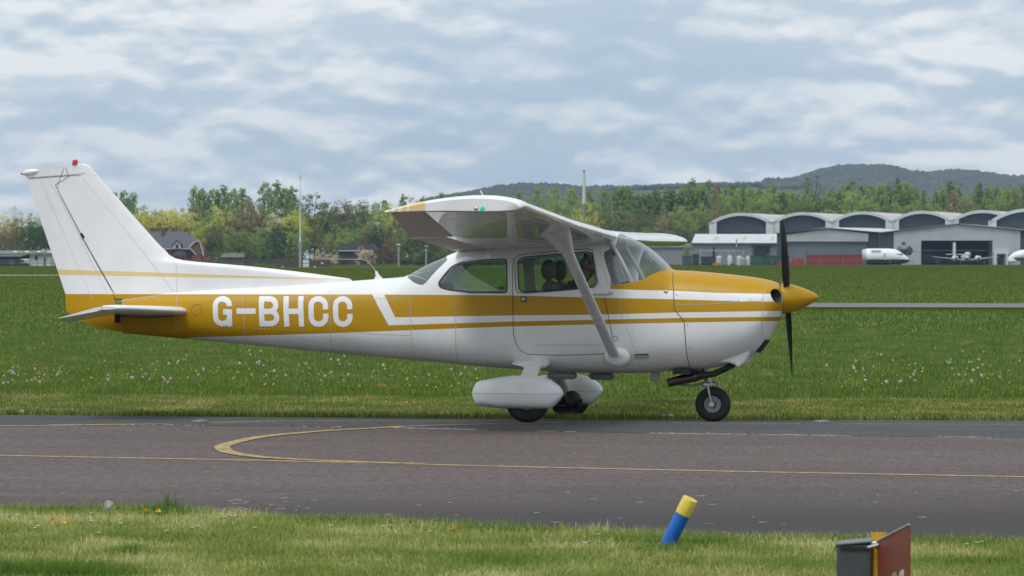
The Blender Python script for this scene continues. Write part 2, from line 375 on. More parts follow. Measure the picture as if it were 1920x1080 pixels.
# ------------------------------------------------------------------ light aircraft
AC = empty('light_aircraft', (0, 0, 0), label='white and gold high-wing light aircraft lettered G-BHCC taxiing on the tarmac', category='aircraft')
AC.rotation_euler = (-ROLL_GROUND, 0, 0)
c1 = lambda x, y: (x*480/1364, 280+y*380/1080)
c2 = lambda x, y: (360+x*480/1851, 440+y*280/1080)
c3 = lambda x, y: (700+x*480/1851, 340+y*280/1080)
c4 = lambda x, y: (1020+x*280/1080, 420+y*280/1080)
c5 = lambda x, y: (1220+x*340/1080, 460+y*340/1080)
c6 = lambda x, y: (860+x*340/1920, 640+y*160/904)
HWPX = [(150, .04), (232, .10), (300, .15), (360, .20), (480, .285), (600, .36), (700, .42), (770, .465), (850, .505), (960, .535), (1080, .545), (1150, .545), (1250, .52), (1350, .475), (1410, .44), (1440, .41), (1456, .36), (1464, .31), (1470, .24)]
hwpx = pchip(HWPX)
hw = pchip([(A(u, 600, 0)[0], w) for u, w in HWPX])
top_pts = [A(u, v, 0) for u, v in [(232, 556), (300, 549), (360, 545), (480, 538.5), (560, 534), (660, 527), (720, 522.5), (762, 519), (781, 509), (803, 497), (825, 487), (848, 478)]]
top_pts += [(-2.45, 1.745), (-2.2, 1.79), (-1.5, 1.86), (-1.05, 1.875)]
top_pts += [A(u, v, 0) for u, v in [(1158, 436.5), (1175, 442), (1201.5, 454), (1227, 471.5), (1247, 490), (1260, 504), (1266, 506.3), (1299, 508), (1346, 512), (1409, 519), (1440, 524.5), (1456, 529.5), (1464, 535), (1470, 546)]]
bot_pts = [A(u, v, 0) for u, v in [(232, 625), (300, 631), (360, 636.5), (464, 646), (567, 656.5), (671, 666), (840, 681), (900, 686.5), (966, 691.5), (1007, 694.5), (1081, 698.5), (1196, 699.5), (1253, 696), (1300, 693.5), (1346, 688), (1384, 678), (1406, 670), (1419, 662), (1437, 640), (1451, 617), (1459, 603), (1465, 592), (1470, 580)]]
ft, fb = pchip(top_pts), pchip(bot_pts)
fn_ = pchip([(-6.2, 2.2), (-4, 2.5), (-3, 3.2), (-2.2, 3.8), (-1, 3.8), (-.4, 2.9), (.2, 2.6), (.75, 2.3)])
ftp = pchip([(-6.2, 0), (-3.6, .0), (-2.4, .12), (-1.0, .12), (-.35, .04), (.75, 0)])
X0, X1 = A(232, 600, 0)[0], A(1470, 600, 0)[0]
def section(X, n=88, off=0.0):
    zt, zb, w, e, tp = ft(X)+off, fb(X)-off, hw(X)+off, fn_(X), ftp(X)
    zc, h = (zt+zb)/2, (zt-zb)/2; R = []
    for i in range(n):
        q = 2*math.pi*(i+.5)/n; s, c = math.sin(q), math.cos(q)
        t = math.copysign(abs(s)**(2/e), s); y = math.copysign(abs(c)**(2/e), c)
        R.append((X, -w*y*(1-tp*max(0, t)), zc+h*t))
    return R
def skin(X, Z, off=.0):
    zt, zb, w, e, tp = ft(X), fb(X), hw(X), fn_(X), ftp(X); zc, h = (zt+zb)/2, (zt-zb)/2
    t = max(-.999, min(.999, (Z-zc)/h)); return -(w*(1-abs(t)**e)**(1/e)*(1-tp*max(0, t))+off)
def S(u, v):                                       # photo pixel -> (X, Z) on the starboard skin
    Y = -hwpx(u)
    for _ in range(8):
        X, Z = A(u, v, Y); Y = .4*Y+.6*skin(X, Z)
    return X, Z
def SW(u, v): return A(u, v, -hwpx(u))             # at full half width (flat side)

# paint: a function of the aircraft's own X and Z
def paintmat():
    m = bpy.data.materials.new('aircraft_paint'); m.use_nodes = True; t = m.node_tree; N, L = t.nodes, t.links; b = N['Principled BSDF']
    tc = N.new('ShaderNodeTexCoord'); sp = N.new('ShaderNodeSeparateXYZ'); L.new(tc.outputs['Object'], sp.inputs[0]); X, Z = sp.outputs[0], sp.outputs[2]
    def M(op, a, c, d=None):
        n = N.new('ShaderNodeMath'); n.operation = op
        for s, v in zip(n.inputs, (a, c, d)):
            if v is None: continue
            if isinstance(v, (int, float)): s.default_value = v
            else: L.new(v, s)
        return n.outputs[0]
    xn = M('MULTIPLY_ADD', X, 1/9., 7.5/9.)
    def edge(pts):
        P = sorted((SW(u, v)) for u, v in pts)
        n = N.new('ShaderNodeFloatCurve'); cm = n.mapping; cv = cm.curves[0]; cm.use_clip = False
        while len(cv.points) < len(P): cv.points.new(.5, .5)
        for p, (x, z) in zip(cv.points, P): p.location = ((x+7.5)/9., z/3.); p.handle_type = 'VECTOR'
        cm.update(); L.new(xn, n.inputs['Value']); return M('MULTIPLY', n.outputs[0], 3.0)
    lt = lambda a, c: M('LESS_THAN', a, c); gt = lambda a, c: M('GREATER_THAN', a, c)
    AND = lambda a, c: M('MULTIPLY', a, c); OR = lambda a, c: M('MAXIMUM', a, c)
    topA = edge([(60, 551), (700, 552), (959, 554), (1115, 558), (1261, 561), (1406, 565.5), (1466, 565.5)])
    botA = edge([(60, 596), (741, 595), (959, 591.5), (1124, 590), (1264, 586), (1466, 583)])
    topB = edge([(60, 611), (730, 610), (959, 603), (1124, 599.5), (1280, 596), (1466, 594)])
    botB = edge([(60, 700), (330, 652), (345, 633.5), (360, 632.4), (619, 625), (770, 619), (959, 612), (1124, 608), (1282, 604.8), (1466, 601.5)])
    cowl = edge([(60, 400), (1100, 540), (1155, 542), (1196, 543.7), (1261, 545), (1346, 549), (1445, 551), (1466, 551.5)])
    cr1 = edge([(60, 503.5), (109, 505), (331, 512), (480, 517.5), (658, 522.5), (1400, 523)]); cr2 = edge([(60, 514.5), (112, 515.2), (331, 519.2), (480, 521.2), (658, 523.2), (1400, 524)])
    def slash(p, q):
        (xa, za), (xb, zb) = SW(*p), SW(*q); k = (xb-xa)/(zb-za); return M('MULTIPLY_ADD', Z, k, xa-k*za)
    sl, sr = slash((697, 552), (729, 610)), slash((719.5, 552), (741.5, 595))
    g = AND(AND(lt(Z, topA), gt(Z, botB)), lt(X, sl))
    g = OR(g, AND(AND(lt(Z, topB), gt(Z, botB)), gt(X, sl)))
    g = OR(g, AND(AND(lt(Z, topA), gt(Z, botA)), gt(X, sr)))
    g = OR(g, AND(AND(gt(Z, cowl), lt(Z, 1.58)), gt(X, SW(1144, 532)[0])))
    cream = AND(AND(lt(Z, cr1), gt(Z, cr2)), lt(X, SW(658, 523)[0]))
    def mix(f, a, c):
        x = N.new('ShaderNodeMix'); x.data_type = 'RGBA'; L.new(f, x.inputs[0])
        for s, v in ((x.inputs[6], a), (x.inputs[7], c)):
            if isinstance(v, tuple): s.default_value = (*v, 1)
            else: L.new(v, s)
        return x.outputs[2]
    nz = N.new('ShaderNodeTexNoise'); nz.inputs['Scale'].default_value = 2.2; nz.inputs['Detail'].default_value = 8; nz.inputs['Roughness'].default_value = .7; L.new(tc.outputs['Object'], nz.inputs[0])
    wr = N.new('ShaderNodeValToRGB'); wr.color_ramp.elements[0].position = .25; wr.color_ramp.elements[0].color = (.71, .71, .70, 1); wr.color_ramp.elements[1].position = .6; wr.color_ramp.elements[1].color = (.80, .805, .81, 1); L.new(nz.outputs[0], wr.inputs[0])
    vo = N.new('ShaderNodeTexVoronoi'); vo.inputs['Scale'].default_value = 26; L.new(tc.outputs['Object'], vo.inputs[0])
    spk = AND(AND(lt(vo.outputs['Distance'], .11), gt(nz.outputs[0], .47)), AND(gt(Z, 1.60), AND(lt(X, -1.0), gt(X, -2.7))))
    spk2 = M('MULTIPLY', AND(lt(vo.outputs['Distance'], .09), gt(nz.outputs[0], .56)), .55)
    spk = M('MULTIPLY', spk, .8)
    c = mix(cream, mix(spk, wr.outputs[0], (.12, .11, .10)), (.72, .55, .24)); c = mix(g, c, GOLD)
    L.new(c, b.inputs['Base Color']); b.inputs['Roughness'].default_value = .38; b.inputs['Specular IOR Level'].default_value = .32; b.inputs['Coat Weight'].default_value = .05; b.inputs['Coat Roughness'].default_value = .12
    n2 = N.new('ShaderNodeTexNoise'); n2.inputs['Scale'].default_value = 3.0; n2.inputs['Detail'].default_value = 2; L.new(tc.outputs['Object'], n2.inputs[0])
    bp = N.new('ShaderNodeBump'); bp.inputs['Distance'].default_value = .004; L.new(n2.outputs[0], bp.inputs['Height']); L.new(bp.outputs[0], b.inputs['Normal'])
    return m
GOLD = (.46, .252, .001)
M_paint = paintmat()
M_white = mat('white_gloss_paint', (.78, .785, .79), .28, var=.05, vs=3, coat=.25)
M_wing = mat('wing_gloss_paint', (.72, .725, .73), .10, var=.10, vs=2.5, coat=.6, bump=.014, bs=4.5, stretch=(1, 2.0, 1))
M_letter = mat('registration_white', (.74, .75, .76), .4, var=.04, vs=20)
M_seam = mat('panel_gap', (.10, .09, .08), .8)
M_softseam = mat('soft_panel_lap', (.42, .42, .42), .7)
M_goldp = mat('gold_paint', GOLD, .34, spec=.35, coat=.1, var=.05, vs=5)
M_int = mat('dark_interior', (.035, .036, .037), .8)
M_lin = mat('cabin_lining', (.66, .68, .66), .8)
M_trim = mat('grey_window_trim', (.32, .33, .34), .55)
M_glass = glassmat('green_tinted_glass', (.74, .87, .82), .10, .8)
M_wsg = glassmat('clear_windscreen', (.84, .89, .91), .12, .8); M_rwg = glassmat('rear_window_glass', (.66, .80, .82), .25, .85)
M_black = mat('black_rubber', (.012, .012, .013), .75, var=.4, vs=20)
M_metal = mat('worn_alloy', (.42, .42, .42), .45, metal=.7, var=.25, vs=25)
M_dmetal = mat('oily_dark_metal', (.03, .027, .025), .5, metal=.3, var=.5, vs=40)
M_exh = mat('heat_tinted_steel', (.16, .10, .08), .42, metal=.8, var=.55, vs=14, col2=(.06, .055, .06))
M_seat = mat('dark_green_leather', (.09, .11, .085), .6, var=.2, vs=12)
M_prop = mat('propeller_black', (.018, .018, .018), .5)

# hollow fuselage shell with window openings
def shell(xa, xb, off, n=88, dx=.025, flip=False, mb=None):
    k = max(2, int((xb-xa)/dx)); R = [section(xa+(xb-xa)*i/k, n, off) for i in range(k+1)]
    mb.rings(R, True); return mb
b = MB(); nose_x = [X0+(X1-.12-X0)*i/252 for i in range(253)]+[X1-.12+.12*i/14 for i in range(1, 15)]
b.rings([section(x) for x in nose_x])
me_o = b.mesh('fuselage', [M_paint, M_int], 35)
b = MB(); shell(-3.45, -.13, -.022, dx=.04, mb=b); me_i = b.mesh('inner', [M_paint, M_int, M_lin], 35)
me_i.flip_normals(); me_i.polygons.foreach_set('material_index', [2]*len(me_i.polygons))
bm = bmesh.new(); bm.from_mesh(me_o); bm.from_mesh(me_i); me = bpy.data.meshes.new('fuselage'); bm.to_mesh(me); bm.free()
me.materials.append(M_paint); me.materials.append(M_int); me.materials.append(M_lin)
fus = link('fuselage', me, AC)
def rounded(P, r=.03, n=4):
    Q = []; k = len(P)
    for i in range(k):
        p, a, c = np.array(P[i]), np.array(P[i-1]), np.array(P[(i+1) % k])
        la, lc = np.linalg.norm(a-p), np.linalg.norm(c-p); q = min(r, la*.45, lc*.45)
        s, e = p+(a-p)/la*q, p+(c-p)/lc*q
        for j in range(n+1):
            t = j/n; Q.append(tuple((1-t)**2*s+2*t*(1-t)*p+t*t*e))
    return Q
def poly(pts, T): return [SW(*T(*p)) for p in pts]
WIN = {
 'rear_side_window': rounded(poly([(466, 735), (480, 712), (510, 668), (556, 612), (620, 587), (780, 568), (925, 560), (952, 566), (960, 640), (965, 785), (958, 802), (700, 801), (540, 783), (478, 765)], c3), .03),
 'door_window': rounded(poly([(1040, 640), (1036, 565), (1085, 546), (1300, 528), (1535, 508), (1572, 520), (1592, 620), (1612, 735), (1590, 757), (1350, 781), (1110, 800), (1052, 790)], c3), .05),
 'windscreen': poly([(418, 215), (425, 190), (470, 168), (503, 140), (508, 90), (500, 30), (960, 30), (975, 322), (932, 321), (880, 318), (832, 328), (782, 353), (722, 388), (655, 409), (565, 424), (494, 432), (450, 312)], c4),
 'rear_window': poly([(222, 687), (290, 728), (328, 741), (350, 743), (374, 727), (442, 640), (515, 562), (480, 520), (300, 520), (150, 620)], c3)}
WIN['rear_window'] = WIN['rear_window']
PR = {}
for nme, P in WIN.items():
    q = MB(); q.prism(P, -1, 1, lambda p, h: (p[0], h, p[1])); PR[nme] = q.build('cut', [M_trim])
    boolean(fus, PR[nme])
me = fus.data
def near_poly(px_, pz_, P, tol):
    P = np.array(P); Q = np.roll(P, -1, 0); inside = np.zeros(px_.shape, bool); dist = np.full(px_.shape, 1e9)
    for (ax_, az_), (bx_, bz_) in zip(P, Q):
        c_ = ((az_ > pz_) != (bz_ > pz_)) & (px_ < (bx_-ax_)*(pz_-az_)/(bz_-az_+1e-12)+ax_); inside ^= c_
        L2 = (bx_-ax_)**2+(bz_-az_)**2+1e-12; t = np.clip(((px_-ax_)*(bx_-ax_)+(pz_-az_)*(bz_-az_))/L2, 0, 1)
        dist = np.minimum(dist, np.hypot(px_-ax_-t*(bx_-ax_), pz_-az_-t*(bz_-az_)))
    return inside | (dist < tol)
for mname in ('rear_side_window', 'door_window', 'windscreen', 'rear_window'):   # panes sit inside the skin, their rims held by it
    xs_w = [p[0] for p in WIN[mname]]; xa, xb = max(-3.35, min(xs_w)-.03), min(-.25, max(xs_w)+.03); k = int((xb-xa)/.012)+1; n = 176
    V = np.array([section(xa+(xb-xa)*i/k, n, -.008) for i in range(k+1)]); a = V[:-1]; c = V[1:]; cen = (a+np.roll(a, -1, 1)+c+np.roll(c, -1, 1))/4
    keep = near_poly(cen[:, :, 0], cen[:, :, 2], WIN[mname], .012)
    sides = (0,) if mname in ('windscreen', 'rear_window') else (-1, 1)
    for sd in sides:
        kk = keep if sd == 0 else keep & (cen[:, :, 1]*sd > 0); idx = {}; vs = []; fs = []
        def vid(i, j_):
            j_ %= n
            if (i, j_) not in idx: idx[(i, j_)] = len(vs); vs.append(tuple(V[i, j_]))
            return idx[(i, j_)]
        for i, j_ in zip(*np.nonzero(kk)): fs.append((vid(i, j_), vid(i, j_+1), vid(i+1, j_+1), vid(i+1, j_)))
        q = MB(); q.add(vs, fs); q.build(mname, M_wsg if mname == 'windscreen' else M_rwg if mname == 'rear_window' else M_glass, AC, smooth=60)
for o in PR.values(): bpy.data.objects.remove(o)
for sd in (1, -1):                                 # cooling air intakes either side of the spinner
    q = MB(); q.cur = 1; cx, cz = A(1456, 552, -.26)
    q.rings([[(x_, -sd*(.262+(x_-cx)*.25)+ry*math.cos(t), cz-.01+rz*math.sin(t)) for t in [2*math.pi*i/28 for i in range(28)]] for x_, ry, rz in ((cx-.10, .06, .05), (cx-.02, .085, .072), (cx+.2, .10, .085))])
    cu = q.build('cut', [M_paint, M_int]); boolean(fus, cu); bpy.data.objects.remove(cu)
fus.data.set_sharp_from_angle(angle=math.radians(35))

# conformal marks on the skin
def conform(P, w, off, mb, n=1, both=False):        # P: (X, Z) path
    Q = []
    for a, c in zip(P, P[1:]):
        L_ = math.dist(a, c); k = max(1, int(L_/.02)); Q += [(a[0]+(c[0]-a[0])*i/k, a[1]+(c[1]-a[1])*i/k) for i in range(k)]
    Q.append(P[-1])
    for sd in ((1, -1) if both else (1,)):
        vs = []; m = 2*n+1
        for i, p in enumerate(Q):
            a, c = Q[max(i-1, 0)], Q[min(i+1, len(Q)-1)]; L_ = math.dist(a, c) or 1; t = ((c[0]-a[0])/L_, (c[1]-a[1])/L_)
            for s in range(m):
                k = (s/(m-1)-.5)*w; x, z = p[0]-t[1]*k, p[1]+t[0]*k; vs.append((x, sd*skin(x, z, off), z))
        mb.add(vs, [(m*i+j, m*i+j+1, m*(i+1)+j+1, m*(i+1)+j) for i in range(len(Q)-1) for j in range(m-1)])
def seampx(pts, name, m, w=.006, off=.0018):
    q = MB(); conform([S(*p) for p in pts], w, off, q, 1, False); return q.build(name, m, AC, fix=False)
seampx([(962, 484), (961.5, 560), (963, 628), (968, 645), (976, 657), (990, 664.5), (1040, 666), (1085, 665.5), (1141, 663)], 'door_gap', M_seam)
seampx([c4(*p) for p in [(404, 190), (425, 300), (462, 425), (505, 470)]], 'door_post_lap', M_softseam, w=.004)
seampx([(1133, 557), (1141, 594), (1149, 633)], 'door_gap', M_seam)
seampx([c4(*p) for p in [(935, 350), (938, 480), (942, 615), (965, 645), (1005, 690), (1015, 715), (1020, 800), (1030, 920), (1050, 1020), (1062, 1050)]], 'cowl_gap', M_seam, w=.008)
M_seal = mat('dark_window_seal', (.04, .045, .045), .6)
outl = [(1026, 640), (1022, 555), (1045, 540), (1090, 527), (1300, 508), (1545, 487), (1583, 500), (1605, 610), (1626, 740), (1600, 768), (1350, 792), (1100, 810), (1042, 802), (1030, 760), (1026, 640)]
seampx([c3(*p) for p in outl], 'door_window_seal', M_seam, w=.007)
for nme, P in WIN.items():
    if nme in ('rear_side_window', 'door_window'):
        q = MB(); conform(P+[P[0]], .012, .0025, q, 1); q.build('window_seal', M_seal, AC, fix=False)
for ln in ([(769.5, 556), (770, 590), (772, 630), (777, 671)], [c5(700, 212), c5(682, 265), c5(668, 350), c5(662, 440), c5(664, 520), c5(676, 562)],
           [c4(545, 540), c4(560, 660), c4(620, 800), c4(680, 960), c4(690, 1040)], [(332, 550), (331, 575), (332, 629)], [(399, 567), (560, 563), (762, 559)],
           [(671, 624), (720, 627), (770, 629)], [(618, 545), (620, 600), (624, 655)], [(454, 556), (458, 600), (462, 642)], [c5(150, 355), c5(300, 352), c5(450, 343), c5(590, 333), c5(665, 330)],
           [(853, 560), (854, 620), (858, 675)], [(1000, 647), (1080, 646), (1141, 645)]):
    seampx(ln, 'skin_lap', M_softseam, w=.004, off=.0012)
# rivets along the laps (low domes)
b = MB()
def rivets(P, step=.045, r=.005, T=S):
    P = [T(*p) for p in P]
    for a, c in zip(P, P[1:]):
        L_ = math.dist(a, c); k = max(1, int(L_/step))
        for i in range(k):
            x, z = a[0]+(c[0]-a[0])*i/k, a[1]+(c[1]-a[1])*i/k; y = skin(x, z, .0)
            b.add([(x+r*math.cos(q), y-.0005, z+r*math.sin(q)) for q in [k2*math.pi/3 for k2 in range(6)]]+[(x, y-.003, z)], [(j, (j+1) % 6, 6) for j in range(6)])
for ln in ([(399, 572), (560, 568), (762, 563)], [(360, 612), (480, 616), (600, 622), (700, 626)], [(766, 556), (767, 665)], [(774, 600), (780, 668)], [(621, 545), (627, 656)], [(457, 556), (465, 642)],
           [(800, 656), (860, 663), (960, 668)], [(860, 678), (960, 684), (1080, 688), (1240, 690)], [(1167, 545), (1200, 668)], [(1020, 648), (1140, 649)], [(1190, 604), (1275, 604)],
           [(856, 560), (860, 672)], [(1150, 535), (1190, 532), (1218, 520), (1236, 508)], [(900, 652), (955, 655)], [(1215, 640), (1225, 690)], [(880, 492), (1000, 480)], [(868, 484), (990, 476)]):
    rivets(ln)
for p in [(1269, 553), (1272, 570), (1289, 609), (1292, 651)]+[c5(*q) for q in [(158, 355), (232, 350), (305, 345), (377, 340), (450, 334), (522, 329), (594, 323), (664, 321)]]: rivets([p, (p[0]+.5, p[1])], 1, .008)
b.build('rivets', M_metal, AC, fix=False, kind='stuff')
# details: access covers, door latch, step, vents
def patch(pts, m, name, off=.002, T=c4, th=.004, parent=None):
    P = [S(*T(*p)) for p in pts]; q = MB(); n = len(P)
    q.add([(x, skin(x, z, off), z) for x, z in P]+[(x, skin(x, z, -.004), z) for x, z in P], [tuple(range(n))]+[(i, (i+1) % n, n+(i+1) % n, n+i) for i in range(n)])
    return q.build(name, m, parent or AC)
patch([(1066, 833), (1108, 833), (1108, 870), (1066, 870)], M_dmetal, 'door_latch_recess', T=c3)
patch([(1072, 840), (1100, 840), (1100, 862), (1072, 862)], M_metal, 'door_handle', off=.006, T=c3)
patch([(650, 938), (758, 935), (760, 975), (655, 980)], M_softseam, 'step_vent', off=.004)
patch([(658, 941), (752, 939), (753, 947), (658, 949)], M_seam, 'vent_slot', off=.006)
patch([(350, 505), (462, 503), (470, 487), (472, 518), (350, 515)], M_metal, 'door_hinge', off=.008)
patch([(475, 490), (498, 488), (498, 512), (475, 514)], M_metal, 'door_hinge', off=.008)
patch([(905, 762), (950, 760), (951, 780), (905, 781)], mat('violet_sticker', (.06, .04, .2), .5), 'window_sticker', T=c3, off=.004)
def disc(pt, r, m, name, off=.003, k=18, T=S):
    X, Z = T(*pt); q = MB(); P = [(X+r*math.cos(2*math.pi*i/k), Z+r*math.sin(2*math.pi*i/k)) for i in range(k)]
    q.add([(x, skin(x, z, off), z) for x, z in P], [tuple(range(k))]); return q.build(name, m, AC, fix=False)
def ring(pt, r, w, m, name, k=22):
    X, Z = S(*pt); q = MB(); conform([(X+r*math.cos(2*math.pi*i/k), Z+r*math.sin(2*math.pi*i/k)) for i in range(k+1)], w, .002, q); return q.build(name, m, AC, fix=False)
ring(c1(1048, 855), .055, .004, M_seam, 'inspection_cover'); ring(c4(517, 830), .024, .005, M_seam, 'inspection_cover')
X, Z = S(*c4(880, 490)); q = MB(); q.ball((X, skin(X, Z), Z), (.022, .012, .018)); q.build('fuel_vent', M_metal, AC, smooth=True)

# registration letters
def glyph(ch, x0, x1, y0, y1, w=10.2):
    l, r_, t, b_ = x0+w/2, x1-w/2, y0+w/2, y1-w/2; cx = (x0+x1)/2; R = (x1-x0)*.42
    def arc(cx_, cy_, rx, ry, a0, a1, n=8): return [(cx_+rx*math.cos(math.radians(a0+(a1-a0)*i/n)), cy_-ry*math.sin(math.radians(a0+(a1-a0)*i/n))) for i in range(n+1)]
    rx = (r_-l)/2; ry = rx*.95
    if ch == 'C': return [[(r_, t+ry+7)]+arc(cx, t+ry, rx, ry, 0, 180)+arc(cx, b_-ry, rx, ry, 180, 360)+[(r_, b_-ry-7)]]
    if ch == 'G': return [[(r_, t+ry+1.5)]+arc(cx, t+ry, rx, ry, 0, 180)+arc(cx, b_-ry, rx, ry, 180, 345), [(r_, y1), (r_, (y0+y1)/2-3)], [(r_, (y0+y1)/2+1.5), (cx+1, (y0+y1)/2+1.5)]]
    if ch == 'H': return [[(l, y0), (l, y1)], [(r_, y0), (r_, y1)], [(l, (y0+y1)/2), (r_, (y0+y1)/2)]]
    if ch == '-': return [[(x0, (y0+y1)/2), (x1, (y0+y1)/2)]]
    if ch == 'B':
        m_ = (y0+y1)/2+.5; q1, q2 = (m_-t)/2, (b_-m_)/2
        return [[(l, y0), (l, y1)], [(l, t), (r_-q1-1, t)]+arc(r_-q1-1.5, t+q1, q1, q1, 90, -90)+[(l, m_)], [(l, m_), (r_-q2, m_)]+arc(r_-q2, m_+q2, q2, q2, 90, -90)+[(l, b_)]]
for ch, x0, x1, y0, y1 in (('G', 398.5, 435, 555, 612), ('-', 443.5, 479.5, 578.2, 588.4), ('B', 486, 523.5, 555.2, 612), ('H', 532, 569.8, 555.2, 612.4), ('C', 577.8, 615.2, 555.2, 613), ('C', 623.8, 660.5, 555.2, 613)):
    q = MB(); sh = .04
    for i, st in enumerate(glyph(ch, x0, x1, y0, y1)):
        P = [S(x+(y-y0)*sh*.5, y) for x, y in st]; conform(P, .0565, .0022+.0004*i, q, 2)
    q.build('registration_letter', M_letter, AC, fix=False, smooth=True)

# ---- cowl: intakes, scoop, exhaust
q = MB(); sp = [(A(u, 640, 0)[0], v) for u, v in [(1346, 0), (1384, 1)]]
# lower scoop fairing (white lip) and landing-light opening
P = [A(*c5(*p), -.2) for p in [(400, 698), (460, 655), (540, 625), (595, 614), (590, 650), (560, 700), (522, 731), (505, 712), (470, 700)]]
q.prism(P, 0, 1, lambda p, h: (p[0], -.28+.56*h, p[1])); o = q.build('scoop_fairing', M_white, AC)
md = o.modifiers.new('v', 'BEVEL'); md.width = .025; md.segments = 3
P = [A(*c5(*p), -.22) for p in [(628, 632), (684, 562), (689, 568), (634, 641)]]
q = MB(); q.prism(P, 0, 1, lambda p, h: (p[0]-.004, -.16+.32*h, p[1]+.002)); q.build('air_outlet', M_black, AC)
ex = empty('exhaust'); ex.parent = AC
pts = [A(*c5(*p), -.12) for p in [(505, 705), (440, 738), (380, 765), (330, 772), (275, 780)]]
q = MB(); q.tube([(x, -.14, z) for x, z in pts], [.030, .031, .031, .034, .045], 14); q.build('exhaust_pipe', M_dmetal, ex, smooth=True)
pts = [A(*c5(*p), -.12) for p in [(276, 783), (262, 786), (250, 788), (180, 800), (112, 818), (104, 821)]]
q = MB(); q.tube([(x, -.14, z) for x, z in pts], [.044, .047, .047, .046, .044, .041], 16, cap=False)
q.tube([(x, -.14, z) for x, z in pts[::-1][:3]], [.037, .038, .038], 16, cap=False); q.build('silencer', M_exh, ex, smooth=True)
q = MB()
for u, v, d in ((1268, 698, .02), (1273, 699, .02)): pass
x, z = A(1285, 697, 0); q.box((x, -.05, z), (.18, .5, .05)); q.box((x+.12, .0, z-.01), (.1, .3, .06)); q.build('engine_underside', M_dmetal, AC)
x, z = A(1231, 706, 0); q = MB(); q.box((x, -.1, z), (.09, .03, .09), bev=.01); q.build('drain_mast', M_trim, AC)
for (u0, u1, v, Y) in ((1027, 1081, 704, -.1), (1105, 1152, 705, .15)):
    xa, z = A(u0, v, Y); xb, _ = A(u1, v, Y); q = MB(); q.box(((xa+xb)/2, Y, z), (xb-xa, .16, .075), bev=.03); q.build('belly_fairing', M_trim, AC)

# ---- spinner and propeller
hx, hz = A(1466, 560, 0); sx, sz = A(1536, 557, 0)
prop = empty('propeller'); prop.parent = AC
q = MB(); L_ = sx-hx; q.lathe((hx, 0, hz), (1, 0, (sz-hz)/L_), [(-.01, .13), (0, .152), (.04, .15), (.12, .133), (.2, .105), (.28, .07), (.34, .035), (L_-.01, .008), (L_, .001)], 40); q.build('spinner', M_goldp, prop, smooth=50)
q = MB(); q.lathe((hx-.02, 0, hz), (1, 0, 0), [(0, .12), (.004, .158), (.016, .158), (.018, .13)], 40); q.build('spinner_backplate', M_dmetal, prop, smooth=30)
for sgn, (lean, top) in ((1, (-.5, .8)), (-1, (.5, -.8))):
    d = Vector((0.0, lean, top)).normalized(); side = Vector((0, d.z, -d.y)); R = []
    for r_, ch, tw, th in ((.06, .055, 62, .045), (.16, .075, 52, .032), (.28, .10, 42, .02), (.45, .115, 31, .014), (.65, .11, 23, .011), (.80, .095, 18, .008), (.88, .07, 16, .006), (.915, .025, 15, .004)):
        a = math.radians(tw); cdir = side*math.cos(a)*1 + Vector((1, 0, 0))*math.sin(a); nd = d.cross(cdir)
        R.append([Vector((hx+.055, 0, hz))+d*r_+cdir*ch/2*math.cos(t)+nd*th/2*math.sin(t) for t in [2*math.pi*i/14 for i in range(14)]])
    q = MB(); q.rings(R); bl = q.build('propeller_blade', M_prop, prop, smooth=50)

# ---- wings
def airfoil(LE, TE, th, n=16, cut=(0, 1), camber=.02, flat=.78):
    c = math.dist(LE, TE); ux, uz = (TE[0]-LE[0])/c, (TE[1]-LE[1])/c; nx, nz = uz, -ux
    if nz < 0: nx, nz = -nx, -nz
    up_, lo = [], []
    for i in range(n+1):
        s = cut[0]+(cut[1]-cut[0])*(.5-.5*math.cos(math.pi*i/n))
        yt = 5*(.2969*math.sqrt(s)-.126*s-.3516*s*s+.2843*s**3-.1030*s**4)
        cam_ = camber*4*s*(1-s)
        a, b_ = cam_*c+yt*th*(1+(1-flat)*.35)/1, cam_*c-yt*th*flat*1.0
        up_.append((LE[0]+ux*s*c+nx*a, LE[1]+uz*s*c+nz*a)); lo.append((LE[0]+ux*s*c+nx*b_, LE[1]+uz*s*c+nz*b_))
    return up_[::-1]+lo[(1 if cut[0] == 0 else 0):]
WST = [(.44, (-.915, 1.838), (-2.56, 1.705), .205), (2.5, (-.965, 1.882), (-2.571, 1.768), .20), (5.24, (-.955, 1.955), (-2.19, 1.918), .150)]
def wst(y):
    for a, c in zip(WST, WST[1:]):
        if y <= c[0] or c is WST[-1]:
            t = (y-a[0])/(c[0]-a[0]); f = lambda p, q: p+(q-p)*t
            return (f(a[1][0], c[1][0]), f(a[1][1], c[1][1])), (f(a[2][0], c[2][0]), f(a[2][1], c[2][1])), f(a[3], c[3])
q = MB(); LE, TE, th = wst(.44)
q.rings([[(x, y, z) for x, z in airfoil(LE, TE, th, 18)] for y in (-.437, -.2, 0, .2, .437)]); q.build('cabin_roof', M_white, AC, smooth=35)
HC = .79
def hinge(y):
    (a, b_), (c, d), t = wst(y); return
